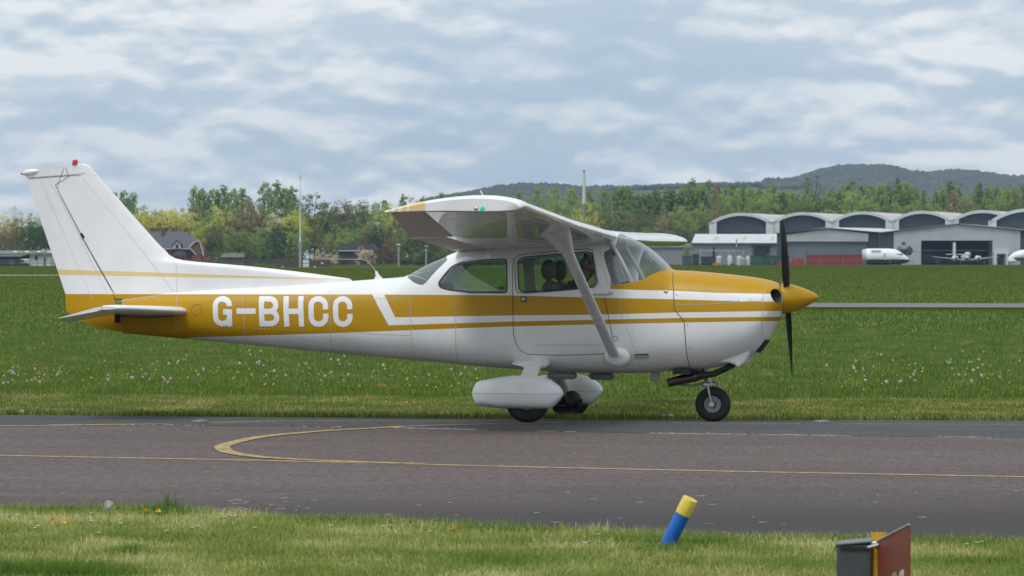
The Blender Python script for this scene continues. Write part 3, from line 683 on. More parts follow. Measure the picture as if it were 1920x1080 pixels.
for sd, nm in ((-1, 'starboard'), (1, 'port')):
    wg = empty('wing'); wg.parent = AC
    q = MB()
    for ya, yb, c in ((.44, 2.5, HC), (2.5, 5.24, .745)):
        R = []
        for i in range(9):
            y = ya+(yb-ya)*i/8; LE, TE, th = wst(y); R.append([(x, sd*y, z) for x, z in airfoil(LE, TE, th, 20, (0, c))])
        q.rings(R)
    wm = q.build('wing_panel', M_wing, wg, smooth=35)
    for ya, yb, c, nme in ((.46, 2.485, HC, 'flap'), (2.515, 5.225, .745, 'aileron')):
        q = MB(); R = []
        for i in range(7):
            y = ya+(yb-ya)*i/6; LE, TE, th = wst(y); P = airfoil(LE, TE, th, 6, (c+.006, 1)); R.append([(x, sd*y, z-.002) for x, z in P])
        q.rings(R)
        q.build(nme, corrugated('corrugated_'+nme+nm, (.60, .595, .58), .5, 4.0, 'Y', .006), wg, smooth=35)
    # moulded tip: last 0.22 m
    q = MB(); R = []
    LE, TE, th = (-.953, 1.957), (-2.19, 1.916), .150
    for k, (dy, lx, ts, tx) in enumerate(((0, 0, 1, 0), (.08, -.003, 1.0, -.002), (.15, -.008, .99, -.003), (.19, -.015, .96, -.003), (.215, -.028, .88, 0), (.228, -.045, .74, .006))):
        R.append([(x, sd*(5.243+dy), z-.012*(dy > .2)) for x, z in airfoil((LE[0]+lx, LE[1]), (TE[0]+tx, TE[1]+.0), th*ts*1.02, 20, camber=.025, flat=.78)])
    R = [[(p[0], p[1], max(p[2], 1.897) if True else p[2]) for p in r_] for r_ in R]
    q.rings(R); tip = q.build('wing_tip', [M_white], wg, smooth=45)
    if sd == -1:
        # cream chevron stripes on the tip, as thin decals
        M_cream = mat('cream_stripe', (.75, .57, .26), .4)
        for xa, xb in ((203, 222), (276, 316), (366, 427), (456, 540), (545, 660)):
            g = MB(); ua, ub = 700+xa*260/1755, 700+xb*260/1755
            Xa, Xb = A(ua, 395, -5.45)[0], A(ub, 395, -5.45)[0]
            vs = []; secs = [R[5], R[4], R[3], R[2], R[1]]
            def top_at(r_, X, up_=True):
                half = r_[:21] if up_ else r_[20:]
                half = sorted(half); 
                for p, c_ in zip(half, half[1:]):
                    if p[0] <= X <= c_[0]: return p[2]+(c_[2]-p[2])*(X-p[0])/(c_[0]-p[0]+1e-9)
                return half[0][2]
            rows = []
            for X in [Xa+(Xb-Xa)*i/4 for i in range(5)]:
                row = [(X, R[5][0][1]-.0015, top_at(R[5], X, False)+.001)]
                row += [(X, r_[0][1]-.0012, top_at(r_, X)+.0015) for r_ in secs]; rows.append(row)
            n = len(rows[0]); g.add([p for r_ in rows for p in r_], [(i*n+j, i*n+j+1, (i+1)*n+j+1, (i+1)*n+j) for i in range(4) for j in range(n-1)])
            g.build('tip_stripe', M_cream, wg, fix=False, smooth=True)
    # navigation light
    x, z = A(905, 391, -5.46); q = MB(); q.ball((x, sd*5.465, z), (.024, .02, .022)); 
    q.build('navigation_light', mat('lit_green_lens', (.0, .25, .12), .2, emit=(.0, .55, .3), es=.8) if sd < 0 else mat('red_lens', (.4, .01, .01), .2), wg, smooth=True)
    x, z = A(893, 391.5, -5.46); q = MB(); q.ball((x, sd*5.465, z), (.025, .014, .018)); q.build('strobe_lens', M_metal, wg, smooth=True)
    # strut
    st = empty('wing_strut'); st.parent = AC
    bx, bz = A(1153, 666, -.56); tx, tz = A(1058, 452, -2.3)
    B, T = Vector((bx, sd*.55, bz)), Vector((tx, sd*2.35, tz)); R = []
    for t in (0, .2, .5, .8, .90, .94, .97, 1.0, 1.03, 1.06, 1.09):
        p = B.lerp(T, t); fl = 1+max(0, t-.89)*7; cw = .046*fl
        dv = (T-B).normalized(); nn = Vector((1, 0, 0)).cross(dv).normalized()
        R.append([p+Vector((1, 0, 0))*(cw*math.cos(a)+(-.02 if math.cos(a) < 0 else 0)*abs(math.cos(a))-.02*(fl-1)*3*(1 if math.cos(a) < 0 else 0))+nn*.024*math.sin(a)*(1+(fl-1)*.6) for a in [2*math.pi*i/20 for i in range(20)]])
    q = MB(); q.rings(R); q.build('strut_tube', M_white, st, smooth=40)
    q = MB(); prof = [(-.03, .14), (0, .132), (.006, .122), (.016, .085), (.03, .062), (.045, .05)]
    dv = Vector((-.15, sd*.9, .55)).normalized(); R = []
    for h, r_ in prof:
        c = B+Vector((.012, -sd*.025, -.005))+dv*h; R.append([c+Vector((r_*.92*math.cos(a)*1.0, sd*-.0, r_*.62*math.sin(a))) for a in [2*math.pi*i/26 for i in range(26)]])
    q.rings(R); q.build('strut_cuff', M_white, st, smooth=50)
    q = MB()
    for k in (.30, .36):
        p = B.lerp(T, k); q.rings([[p+dd+Vector((1, 0, 0))*.050*math.cos(a)+nn*.027*math.sin(a)+Vector((-.01 if math.cos(a) < 0 else 0, 0, 0)) for a in [2*math.pi*i/20 for i in range(20)]] for dd in (Vector((0, 0, 0)), dv*.006)])
        q.build('strut_band', M_letter, st, smooth=40); q = MB()
    x, z = A(*c3(1335, 455), -2.2); q = MB(); q.ball((x-.01, sd*2.28, z), .018); q.build('strut_bolt', M_metal, st, smooth=True)

# small roof items
x, z = A(907, 365, -5.2); q = MB(); q.tube([(x, -5.2, z-.02), (x-.03, -5.2, z+.035)], .006, 6); q.build('pitot_vane', M_white, AC)
# whip antenna with blade base
q = MB(); P = [A(*c2(*p), 0) for p in [(1325, 262), (1337, 262), (1352, 290), (1384, 322), (1312, 330), (1330, 300)]]
q.prism(P, -.012, .012, lambda p, h: (p[0], h, p[1])); an = q.build('antenna_base', M_white, AC)
P = [A(*c2(*p), 0) for p in [(1332, 268), (1290, 212), (1258, 185), (1235, 179), (1100, 178), (972, 176)]]
q = MB(); q.tube([(x, 0, z) for x, z in P], .0042, 6); q.build('whip_antenna', M_trim, AC, smooth=True)

# ---- fin and rudder
zt_ = A(150, 322, 0)[1]
le = [(660, 523), (560, 509.5), (440, 496.5), (360, 490), (331, 485.5), (307, 467), (280, 438), (240, 393), (210, 359), (184, 330), (176, 319), (166, 309), (152, 305)]
LEc = sorted([(A(u, v, 0)[1], A(u, v, 0)[0]) for u, v in le]); leX = pchip(LEc)
hg = [A(*c1(*p), 0) for p in [(345, 95), (300, 210), (455, 500), (612, 770), (625, 830), (652, 975)]]
hX = lambda z: np.interp(z, [p[1] for p in hg][::-1], [p[0] for p in hg][::-1])
te = [A(u, v, 0) for u, v in [(45, 322), (52, 340), (123, 551), (124, 582), (150, 605), (190, 615), (228, 623)]]
tX = lambda z: np.interp(z, [p[1] for p in te][::-1], [p[0] for p in te][::-1])
def thick(z): return .055+.075*max(0, (2.55-z))/1.3
def finslice(z, xa, xt, xfull_le, xfull_te, k=14, round_le=True, zz=None):
    P = []
    for i in range(k+1):
        s = i/k; x = xa+(xt-xa)*(1-math.cos(math.pi*s))/2 if round_le else xa+(xt-xa)*s
        c = max(.05, xfull_le-xfull_te); q_ = min(1, max(0, (xfull_le-x)/min(c, 1.6)))
        y = thick(z)*.5*min(1, (1-(1-min(1, q_/.3))**2)**.5)*(1 if x > xt+.0 or not True else 1)
        y *= min(1, .12+.88*min(1, (x-xfull_te)/.75)); P.append((x, y))
    return [(x, y, zz or z) for x, y in P]+[(x, -y, zz or z) for x, y in P[::-1]]
ztop = A(150, 308, 0)[1]; z0 = A(400, 560, 0)[1]
q = MB(); R = []
zlist = [z0]+[A(300, v, 0)[1] for v in (540, 525, 522, 518, 514, 510, 506, 502, 498, 494, 491, 488, 484, 478, 470, 455, 430, 400, 370, 345, 330, 322, 315, 311, 308, 306)]
for z in zlist: R.append(finslice(z, leX(z), hX(z)+.008, leX(z), tX(z)))
q.rings(R); q.build('fin', M_paint, AC, smooth=35)
q = MB(); R = []
zr = [A(225, v, 0)[1] for v in (622, 612, 600, 582, 551, 500, 450, 400, 360, 345, 335, 328, 320, 315)]
zcap = A(45, 318, 0)[1]
for z in zr:
    r_ = finslice(z, hX(z)-.004, tX(z), max(leX(z), hX(z)+.9), tX(z), 8, False); R.append(r_)
q.rings(R); q.build('rudder', M_paint, AC, smooth=35)
# rudder horn cap with tail light, seam at cap
q = MB(); a = A(*c1(185, 118), 0); c = A(*c1(125, 128), 0)
q.lathe((a[0], 0, a[1]), (c[0]-a[0], 0, c[1]-a[1]), [(-.05, .012), (0, .028), (.06, .033), (.10, .028), (.125, .02)], 14); q.build('tail_light_housing', M_white, AC, smooth=True)
q = MB(); x, z = A(*c1(120, 128), 0); q.ball((x, 0, z), (.022, .016, .016)); q.build('tail_light', mat('amber_lens', (.5, .3, .15), .3), AC, smooth=True)
q = MB(); x, z = A(141, 310, 0); z += .006; q.lathe((x, 0, z), (0, 0, 1), [(0, .036), (.008, .036), (.01, .03), (.04, .029), (.052, .02), (.056, .003)], 16); q.build('beacon', mat('red_beacon', (.42, .008, .008), .15, coat=.5), AC, smooth=35)
def finline(P, w, name, m, yo=.003):
    q = MB()
    for p, c in zip(P, P[1:]):
        for i in range(12):
            a_, b_ = [p[0]+(c[0]-p[0])*t/12 for t in (i, i+1)], [p[1]+(c[1]-p[1])*t/12 for t in (i, i+1)]
            q3 = []
            for X, Z in zip(a_, b_):
                full = max(leX(Z), hX(Z)+.9); cc = min(full-tX(Z), 1.6); q_ = min(1, max(0, (leX(Z)-X)/cc if X > hX(Z) else (full-X)/cc))
                y = thick(Z)*.5*min(1, (1-(1-min(1, q_/.3))**2)**.5)*min(1, .12+.88*min(1, (X-tX(Z))/.75))
                q3.append((X, -y-yo, Z))
            dx, dz = q3[1][0]-q3[0][0], q3[1][2]-q3[0][2]; L2 = math.hypot(dx, dz) or 1; nx, nz = -dz/L2*w/2, dx/L2*w/2
            q.quad((q3[0][0]+nx, q3[0][1], q3[0][2]+nz), (q3[0][0]-nx, q3[0][1], q3[0][2]-nz), (q3[1][0]-nx, q3[1][1], q3[1][2]-nz), (q3[1][0]+nx, q3[1][1], q3[1][2]+nz))
    q.build(name, m, AC, fix=False)
A0 = lambda *p: A(*c1(*p), -.05); M_finlap = mat('faint_fin_lap', (.55, .55, .56), .6)
finline([A0(145, 155), A0(365, 140), A0(506, 140)], .005, 'fin_cap_gap', M_seam)
finline([A0(160, 149), A0(290, 141), A0(450, 129)], .0035, 'bonding_strap', M_dmetal, .006)
finline([A0(345, 97), A0(362, 145), A0(290, 188), A0(297, 208)], .005, 'fin_cap_gap', M_seam)
finline([A0(303, 215), A0(455, 500), A0(610, 770)], .0048, 'rudder_gap', M_seam)
finline([A0(428, 448), A0(444, 472)], .028, 'rudder_hinge', M_dmetal)
finline([A0(255, 155), A0(400, 430), A0(570, 765)], .004, 'fin_lap', M_finlap); finline([A0(205, 158), A0(350, 480), A0(490, 800)], .004, 'fin_lap', M_finlap)
finline([A0(435, 150), A0(700, 470), A0(930, 760)], .004, 'fin_lap', M_finlap); finline([A0(865, 525), A0(942, 622), A0(944, 765)], .005, 'fin_lap', M_finlap)

# ---- tailplane
for sd in (-1, 1):
    tp = empty('tailplane'); tp.parent = AC
    xr, zr_ = A(350, 582, -.2); rootLE, rootH = xr, A(222, 583, -.2)[0]-.02
    q = MB(); R = []; xh_tip = A(188, 578, -1.72)[0]+.02
    for y, xle, xh, th in ((.05, rootLE+.03, rootH, .11), (.3, rootLE-.02, rootH, .108), (1.0, rootLE-.11, (rootH+xh_tip)/2, .10), (1.62, rootLE-.20, xh_tip, .092), (1.69, rootLE-.24, xh_tip, .08), (1.72, rootLE-.30, xh_tip, .045)):
        P = []
        for i in range(15):
            s = i/14; x = xle+(xh-xle)*(1-math.cos(math.pi*s/1.6))/(1-math.cos(math.pi/1.6)); k = min(1, (xle-x)/.16); P.append((x, th/2*math.sqrt(max(0, 1-(1-k)**2))*(1-.35*s)))
        zc = 1.092+.008*y
        R.append([(x, sd*y, zc+h) for x, h in P]+[(x, sd*y, zc-h) for x, h in P[::-1]])
    q.rings(R); q.build('stabiliser', M_white, tp, smooth=40)
    q = MB(); R = []
    for y, xh, ch, th in ((.12, rootH-.01, .50, .065), (1.0, (rootH+xh_tip)/2-.01, .49, .062), (1.60, xh_tip-.01, .47, .06), (1.70, xh_tip-.01, .44, .045)):
        zc = 1.092+.008*y; P = []
        for i in range(9):
            s = i/8; P.append((xh-ch*s, zc-.115*s*ch/.5, th/2*(1-s*.9)*(1 if i else .6)))
        R.append([(x, sd*y, z+h) for x, z, h in P]+[(x, sd*y, z-h) for x, z, h in P[::-1]])
    q.rings(R); q.build('elevator', M_white, tp, smooth=40)
x, z = A(221, 595, -.12); q = MB(); q.box((x, -.13, z), (.06, .05, .12), bev=.015); q.build('hinge_bracket', M_dmetal, AC)
seampx([c1(650, 890), c1(760, 896), c1(930, 888)], 'tailplane_root_gap', M_seam, w=.014)
seampx([c1(628, 812), c1(720, 797), c1(840, 782)], 'tail_fillet_edge', M_softseam, w=.006)

# ---- wheels, pods, legs
def wheel(name, c, r, w, rim_r, parent):
    wh = empty(name); wh.parent = parent; wh.location = c
    prof = [(-w*.30, rim_r), (-w*.46, rim_r*1.15), (-w*.5, (rim_r+r)*.52), (-w*.44, r*.9), (-w*.28, r*.985), (0, r), (w*.28, r*.985), (w*.44, r*.9), (w*.5, (rim_r+r)*.52), (w*.46, rim_r*1.15), (w*.30, rim_r)]
    q = MB(); q.lathe((0, 0, 0), (0, 1, 0), prof, 44, False); q.build('tyre', M_black, wh, smooth=50)
    q = MB(); q.lathe((0, 0, 0), (0, 1, 0), [(-w*.28, .015), (-w*.30, rim_r*.45), (-w*.22, rim_r*.55), (-w*.22, rim_r*.8), (-w*.36, rim_r*.88), (-w*.36, rim_r*1.02), (0, rim_r), (w*.36, rim_r*1.02), (w*.3, rim_r*.4), (w*.3, .01)], 32); q.build('rim', mat('dull_silver_rim', (.30, .31, .32), .5, metal=.3), wh, smooth=30)
    q = MB(); q.lathe((0, 0, 0), (0, 1, 0), [(-w*.42, .02), (-w*.42, .035), (0, .035)], 16); q.build('hub', M_dmetal, wh, smooth=30); return wh
nx, nz = A(1337, 759, 0)
wheel('nose_wheel', (nx, 0, .178), .178, .13, .082, AC)
ng = empty('nose_leg'); ng.parent = AC
q = MB()
for sd in (-1, 1):
    q.tube([(nx, sd*.085, .178), (nx-.02, sd*.085, .25), (nx-.045, sd*.075, .36)], [.022, .026, .03], 10, sq=.5)
    q.lathe((nx, sd*.10, .178), (0, 1, 0), [(-.018, .028), (.018, .028)], 16)
q.box((nx-.05, 0, .375), (.10, .2, .055), bev=.015); q.build('fork', M_metal, ng, smooth=35)
q = MB(); q.tube([(nx-.05, 0, .39), (nx-.075, 0, .50), (nx-.09, 0, .62)], [.032, .032, .042], 14); q.build('oleo_strut', M_metal, ng, smooth=40)
q = MB(); q.tube([(nx-.08, -.05, .39), (nx-.2, -.06, .36), (nx-.33, -.06, .372)], [.014, .01, .012], 8); q.tube([(nx-.01, 0, .40), (nx+.06, 0, .40), (nx+.06, 0, .33)], .012, 8); q.build('torque_link', M_metal, ng, smooth=40)
POD = {'t': pchip([A(*c6(*p), -1.27) for p in [(143, 552), (165, 490), (200, 430), (300, 405), (450, 380), (580, 366), (740, 362), (860, 375), (950, 402), (1020, 440), (1070, 480), (1100, 528), (1106, 552)]]),
       'b': pchip([A(*c6(*p), -1.27) for p in [(143, 556), (165, 620), (195, 670), (300, 688), (500, 712), (700, 716), (960, 712), (1000, 690), (1050, 640), (1090, 590), (1106, 556)]])}
pa, pb = A(*c6(144, 554), -1.27)[0], A(*c6(1105, 554), -1.27)[0]
for sd in (-1, 1):
    mg = empty('main_gear'); mg.parent = AC
    wheel('main_wheel', (-1.655, sd*1.27, .214), .212, .15, .085, mg)
    zs = A(900, 737.6, -1.27)[1]
    M_pod = bpy.data.materials.get('pod_white') or mat('pod_white', (.76, .765, .77), .3, var=.06, vs=6, coat=.2)
    for half in (0, 1):
        R = []; N_ = 46
        for i in range(N_+1):
            s = .5-.5*math.cos(math.pi*i/N_); X = pa+(pb-pa)*s; w_ = .175*min(1, (1-abs(1-2*min(max(s, .0), 1))**3.2))**.55+.012
            zt2, zb2 = POD['t'](X), POD['b'](X); mid = zs
            ring_ = []
            for k in range(17):
                a_ = math.pi*k/16; cy, s_ = math.cos(a_), math.sin(a_); e = 2/2.6
                y = math.copysign(abs(cy)**e, cy)*w_; h_ = s_**(2/2.4 if half == 0 else 2/4.5)
                ring_.append((X, sd*1.27+y, mid+.0015+max(.002, zt2-mid)*h_ if half == 0 else mid-.0015-max(.002, mid-zb2)*h_))
            R.append(ring_)
        q = MB(); q.rings(R); o = q.build('wheel_pod', M_pod, mg, smooth=40)
    P = [(pa+(pb-pa)*(.5-.5*math.cos(math.pi*i/30)), .175*max(0, 1-abs(math.cos(math.pi*i/30))**3.2)**.55+.0125) for i in range(31)]
    q = MB(); q.prism([(x, sd*1.27+y) for x, y in P]+[(x, sd*1.27-y) for x, y in P[::-1]], zs-.0014, zs+.0014, lambda p, h: (p[0], p[1], h)); q.build('pod_joint', M_seam, mg)
    # spring leg and fairings
    q = MB(); top = Vector((-1.58, sd*.42, .56)); mid = Vector((-1.62, sd*1.0, .46)) ; end = Vector((-1.655, sd*1.17, .24))
    if True: pts = [(-1.72, sd*.28, .62), (-1.735, sd*.55, .565), (-1.725, sd*.80, .47), (-1.69, sd*1.05, .33), (-1.66, sd*1.18, .215)]
    q.tube(pts, [.085, .08, .075, .065, .05], 16, sq=.55); q.build('spring_leg', M_white, mg, smooth=50)
    q = MB(); q.tube([(-1.658, sd*1.10, .43), (-1.658, sd*1.24, .50), (-1.658, sd*1.27, .455)], [.05, .08, .08], 14); 
    if sd == 1:
        q = MB(); x, z = A(*c6(1245, 620), 1.12); q.lathe((-1.60, 1.06, .205), (0, 1, 0), [(-.03, .05), (0, .085), (.05, .09)], 20); q.box((-1.76, 1.08, .20), (.16, .08, .10), bev=.02); q.box((-1.67, 1.10, .165), (.36, .03, .09), bev=.01); q.build('brake', M_dmetal, mg, smooth=35)
# near leg stub + fuselage fairing as seen above the pod
    if sd == -1:
        q = MB(); xl, zl = A(992, 700, -1.0); q.tube([(xl, -.62, .60), (xl, -.85, .52), (xl, -1.08, .42)], [.082, .082, .082], 18, sq=.6); q.build('leg_fairing', M_white, mg, smooth=50)
P = [c6(*p) for p in [(527, 222), (580, 192), (690, 166), (800, 163), (880, 185), (915, 225), (905, 262), (860, 285), (830, 282), (815, 255), (740, 250), (665, 270), (640, 248), (580, 240)]]
q = MB(); X_, Z_ = zip(*[A(u, v, -.75) for u, v in P]); cxx, czz = sum(X_)/len(X_), sum(Z_)/len(Z_)
R = []
for y, s in ((-.42, 1.0), (-.50, 1.0), (-.62, .97), (-.72, .85), (-.80, .62)):
    R.append([(cxx+(x-cxx)*s, y, czz+(z-czz)*s-(.02 if y < -.6 else 0)) for x, z in zip(X_, Z_)])
q.rings(R); q.build('leg_root_fairing', M_white, AC, smooth=60)
x, z = A(*c6(693, 636), -1.45); q = MB(); q.lathe((x, -1.44, z), (0, -1, 0), [(0, .016), (.006, .016), (.007, .01)], 14); q.build('valve_cap', M_exh, AC, smooth=30)
q = MB(); P = rounded([A(*c6(*p), -1.45) for p in [(715, 585), (795, 585), (795, 690), (715, 690)]], .02)
for p, c in zip(P, P[1:]+P[:1]):
    q.box(((p[0]+c[0])/2, -1.448, (p[1]+c[1])/2), (max(.003, abs(p[0]-c[0])+.002), .003, max(.003, abs(p[1]-c[1])+.002)))
q.build('pod_hatch_outline', M_softseam, AC)

# ---- cabin interior
q = MB(); q.box((-1.5, 0, .74), (2.1, .82, .04)); q.build('cabin_floor', M_int, AC)
q = MB(); q.prism([(-.42, 1.27), (-.50, 1.36), (-.80, 1.40), (-.86, 1.38), (-.84, .9), (-.42, .9)], -.45, .45, lambda p, h: (p[0], h, p[1])); q.build('instrument_panel', M_int, AC)
def seat(x, y, headrest=True, wide=.42):
    s = empty('seat'); s.parent = AC; s.location = (x, y, 0)
    q = MB(); q.box((.05, 0, .93), (.46, wide, .14), bev=.05); q.build('seat_cushion', M_seat, s, smooth=60)
    q = MB(); q.box((-.22, 0, 1.16), (.12, wide, .50), Matrix.Rotation(math.radians(-8), 3, 'Y'), bev=.05); q.build('seat_back', M_seat, s, smooth=60)
    if headrest:
        q = MB(); q.ball((-.27, 0, 1.515), (.075, .13, .105), 16, 10); q.build('headrest', M_seat, s, smooth=True)
xs_, _ = A(1028, 515, -.25)
seat(xs_+.27, -.24); seat(A(1058, 520, .25)[0]+.22, .26)
seat(A(880, 540, 0)[0]-.05, 0, False, .9)
for sd in (1, -1):
    q = MB(); q.tube([(-1.0, sd*.44, 1.84), (-.8, sd*.47, 1.5), (-.70, sd*.49, 1.27)], .022, 8); q.build('windscreen_post', mat('pale_interior_post', (.45, .45, .44), .6), AC, smooth=True)
x, z = A(*c4(525, 218), .05); q = MB(); q.box((x, 0.0, z), (.04, .2, .06), bev=.015); q.build('rear_view_mirror', M_int, AC)

# ---- pilot (left seat)
def person():
    px, pz = A(1101, 497, .26); py = .26
    V = {}; E = []; verts = []; rad = []
    def v(n, p, r): V[n] = len(verts); verts.append((px+p[0], py+p[1], pz+p[2])); rad.append(r)
    v('pelvis', (-.20, 0, -.66), (.15, .11)); v('belly', (-.17, 0, -.48), (.15, .12)); v('chest', (-.12, 0, -.30), (.17, .13)); v('neckb', (-.06, 0, -.17), (.075, .07)); v('neck', (-.025, 0, -.11), (.06, .06))
    v('jaw', (.02, 0, -.045), (.065, .075)); v('head', (-.005, 0, .03), (.075, .095)); v('crown', (-.02, 0, .085), (.062, .07)); v('nose', (.113, 0, -.002), (.013, .02)); v('chin', (.07, 0, -.09), (.03, .028)); v('brow', (.075, 0, .03), (.03, .03))
    for s, n in ((-1, 'r'), (1, 'l')):
        v('sh'+n, (-.11, s*.19, -.235), (.07, .075)); v('el'+n, (.03, s*.24, -.46), (.048, .048)); v('wr'+n, (.26, s*.16, -.43), (.03, .032)); v('pa'+n, (.33, s*.14, -.41), (.035, .018))
        for k in range(4): v('f%d%s' % (k, n), (.37, s*(.165-k*.017), -.415), (.009, .009)); v('g%d%s' % (k, n), (.385, s*(.165-k*.017), -.44), (.008, .008))
        v('t0'+n, (.34, s*.105, -.40), (.011, .011)); v('t1'+n, (.37, s*.10, -.405), (.009, .009))
        v('hip'+n, (-.14, s*.10, -.68), (.09, .09)); v('kn'+n, (.28, s*.13, -.60), (.065, .065)); v('an'+n, (.52, s*.12, -.84), (.042, .042)); v('to'+n, (.66, s*.12, -.84), (.04, .03))

    ed = ['pelvis belly', 'belly chest', 'chest neckb', 'neckb neck', 'neck jaw', 'jaw head', 'head crown', 'head nose', 'jaw chin', 'head brow']
    for n in 'rl':
        ed += ['chest sh'+n, f'sh{n} el{n}', f'el{n} wr{n}', f'wr{n} pa{n}', f'pa{n} t0{n}', f't0{n} t1{n}', f'pelvis hip{n}', f'hip{n} kn{n}', f'kn{n} an{n}', f'an{n} to{n}']
        for k in range(4): ed += [f'pa{n} f{k}{n}', f'f{k}{n} g{k}{n}']
    E = [tuple(V[q_] for q_ in e.split()) for e in ed]
    me = bpy.data.meshes.new('person'); me.from_pydata(verts, E, []); o = bpy.data.objects.new('tmp', me); COL.objects.link(o)
    md = o.modifiers.new('s', 'SKIN'); 
    for i, sv_ in enumerate(me.skin_vertices[0].data): sv_.radius = rad[i]; sv_.use_root = (i == 0)
    md2 = o.modifiers.new('d', 'SUBSURF'); md2.levels = md2.render_levels = 2
    dg = bpy.context.evaluated_depsgraph_get(); m2 = bpy.data.meshes.new_from_object(o.evaluated_get(dg)); bpy.data.objects.remove(o)
    skin_m = mat('skin', (.36, .20, .14), .5); hair = mat('grey_brown_beard', (.10, .08, .065), .9); navy = mat('navy_sweater', (.012, .015, .028), .9); jeans = mat('dark_jeans', (.03, .04, .07), .9)
    for m_ in (skin_m, hair, navy, jeans): m2.materials.append(m_)
    for p in m2.polygons:
        c = p.center; x_, y_, z_ = c[0]-px, c[1]-py, c[2]-pz; p.use_smooth = True
        if z_ > -.14 or x_ > .27 and z_ > -.5: k = 0
        elif z_ > -.62 and x_ < .3: k = 2
        else: k = 3
        if k == 0 and -.13 < z_ < -.035 and x_ > .035 and x_ < .2: k = 1
        if k == 0 and z_ > .0 and (x_ < -.03 or z_ > .095) and x_ < .2: k = 1
        p.material_index = k
    m2.transform(Matrix.Rotation(-ROLL_GROUND, 4, 'X'))
    root = link('person', m2, None, label='bearded pilot in headset, glasses and dark navy sweater at the left cabin seat', category='person')
    RM = Matrix.Rotation(-ROLL_GROUND, 4, 'X')
    def sub(q, name, m_, **k): me = q.mesh(name, m_, 40); me.transform(RM); return link(name, me, root)
    q = MB()
    for s in (-1, 1): q.ball((px-.02, py+s*.088, pz+.005), (.042, .028, .05), 14, 8)
    sub(q, 'headset_cup', mat('green_grey_cup', (.16, .22, .2), .4))
    q = MB(); q.tube([(px-.02, py+.09*math.cos(t), pz+.01+.115*math.sin(t)) for t in [math.pi*i/10 for i in range(11)]], .011, 8); sub(q, 'headset_band', M_int)
    q = MB(); q.tube([(px-.02, py-.10, pz-.03), (px+.06, py-.10, pz-.07), (px+.125, py-.04, pz-.062)], [.004, .004, .004], 6); q.ball((px+.13, py-.03, pz-.058), (.018, .014, .016)); sub(q, 'microphone', M_int)
    q = MB(); q.tube([(px-.02, py-.082, pz+.022), (px+.10, py-.06, pz+.02), (px+.115, py, pz+.024), (px+.10, py+.06, pz+.02), (px-.02, py+.082, pz+.022)], .005, 6)
    for s in (-1, 1): q.ball((px+.10, py+s*.034, pz+.012), (.006, .024, .018))
    sub(q, 'glasses', M_int)
person()
# ------------------------------------------------------------------ grass and flowers
def gzv(y): return np.interp(y, [p[0] for p in PROFILE], [p[1] for p in PROFILE])
def grass_blade_mat(name, cols, rough=.75):
    m = bpy.data.materials.new(name); m.use_nodes = True; t = m.node_tree; N, L = t.nodes, t.links; b = N['Principled BSDF']
    g = N.new('ShaderNodeNewGeometry'); r = N.new('ShaderNodeValToRGB')
    while len(r.color_ramp.elements) < len(cols): r.color_ramp.elements.new(.5)
    for i, (e, (p, c)) in enumerate(zip(r.color_ramp.elements, cols)): e.position = p; e.color = (*c, 1)
    tc = N.new('ShaderNodeTexCoord'); nz = N.new('ShaderNodeTexNoise'); nz.inputs['Scale'].default_value = 1.3; nz.inputs['Detail'].default_value = 5; L.new(tc.outputs['Object'], nz.inputs[0])
    a = N.new('ShaderNodeMath'); a.operation = 'MULTIPLY_ADD'; a.inputs[1].default_value = .55; L.new(g.outputs['Random Per Island'], a.inputs[0])
    s = N.new('ShaderNodeMath'); s.operation = 'MULTIPLY_ADD'; s.inputs[1].default_value = 1.85; s.inputs[2].default_value = -.70; L.new(nz.outputs[0], s.inputs[0]); L.new(s.outputs[0], a.inputs[2])
    L.new(a.outputs[0], r.inputs[0]); L.new(r.outputs[0], b.inputs['Base Color']); b.inputs['Roughness'].default_value = rough; b.inputs['Specular IOR Level'].default_value = .25
    tr = N.new('ShaderNodeBsdfTranslucent'); L.new(r.outputs[0], tr.inputs[0]); mx = N.new('ShaderNodeMixShader'); mx.inputs[0].default_value = .35
    L.new(b.outputs[0], mx.inputs[1]); L.new(tr.outputs[0], mx.inputs[2]); L.new(mx.outputs[0], N['Material Output'].inputs[0]); return m
def blades(name, X, Y, H, Wd, m, lean=.5, seed=0, zoff=0.0, **k):
    r = np.random.default_rng(seed); n = len(X); Z = gzv(Y)+zoff; a = r.uniform(0, 2*np.pi, n); la = r.uniform(0, 2*np.pi, n); ln = np.abs(r.normal(0, lean, n))*H
    dx, dy = np.cos(a)*Wd/2, np.sin(a)*Wd/2; lx, ly = np.cos(la)*ln, np.sin(la)*ln; V = np.empty((n, 5, 3))
    V[:, 0] = np.stack([X-dx, Y-dy, Z-.01], 1); V[:, 1] = np.stack([X+dx, Y+dy, Z-.01], 1)
    V[:, 2] = np.stack([X+dx*.8+lx*.35, Y+dy*.8+ly*.35, Z+H*.55], 1); V[:, 3] = np.stack([X-dx*.8+lx*.35, Y-dy*.8+ly*.35, Z+H*.55], 1)
    V[:, 4] = np.stack([X+lx, Y+ly, Z+H*(1-.25*np.minimum(1, ln/H))], 1)
    me = bpy.data.meshes.new(name); me.vertices.add(5*n); me.vertices.foreach_set('co', V.ravel())
    base = (np.arange(n)*5)[:, None]; me.loops.add(7*n); me.loops.foreach_set('vertex_index', (base+np.array([0, 1, 2, 3, 3, 2, 4])).ravel().astype(np.int32))
    me.polygons.add(2*n); ls = (np.arange(n)*7)[:, None]+np.array([0, 4]); me.polygons.foreach_set('loop_start', ls.ravel().astype(np.int32))
    me.update(calc_edges=True); me.materials.append(m); return link(name, me, kind='stuff', **k)
R_ = np.random.default_rng(4)
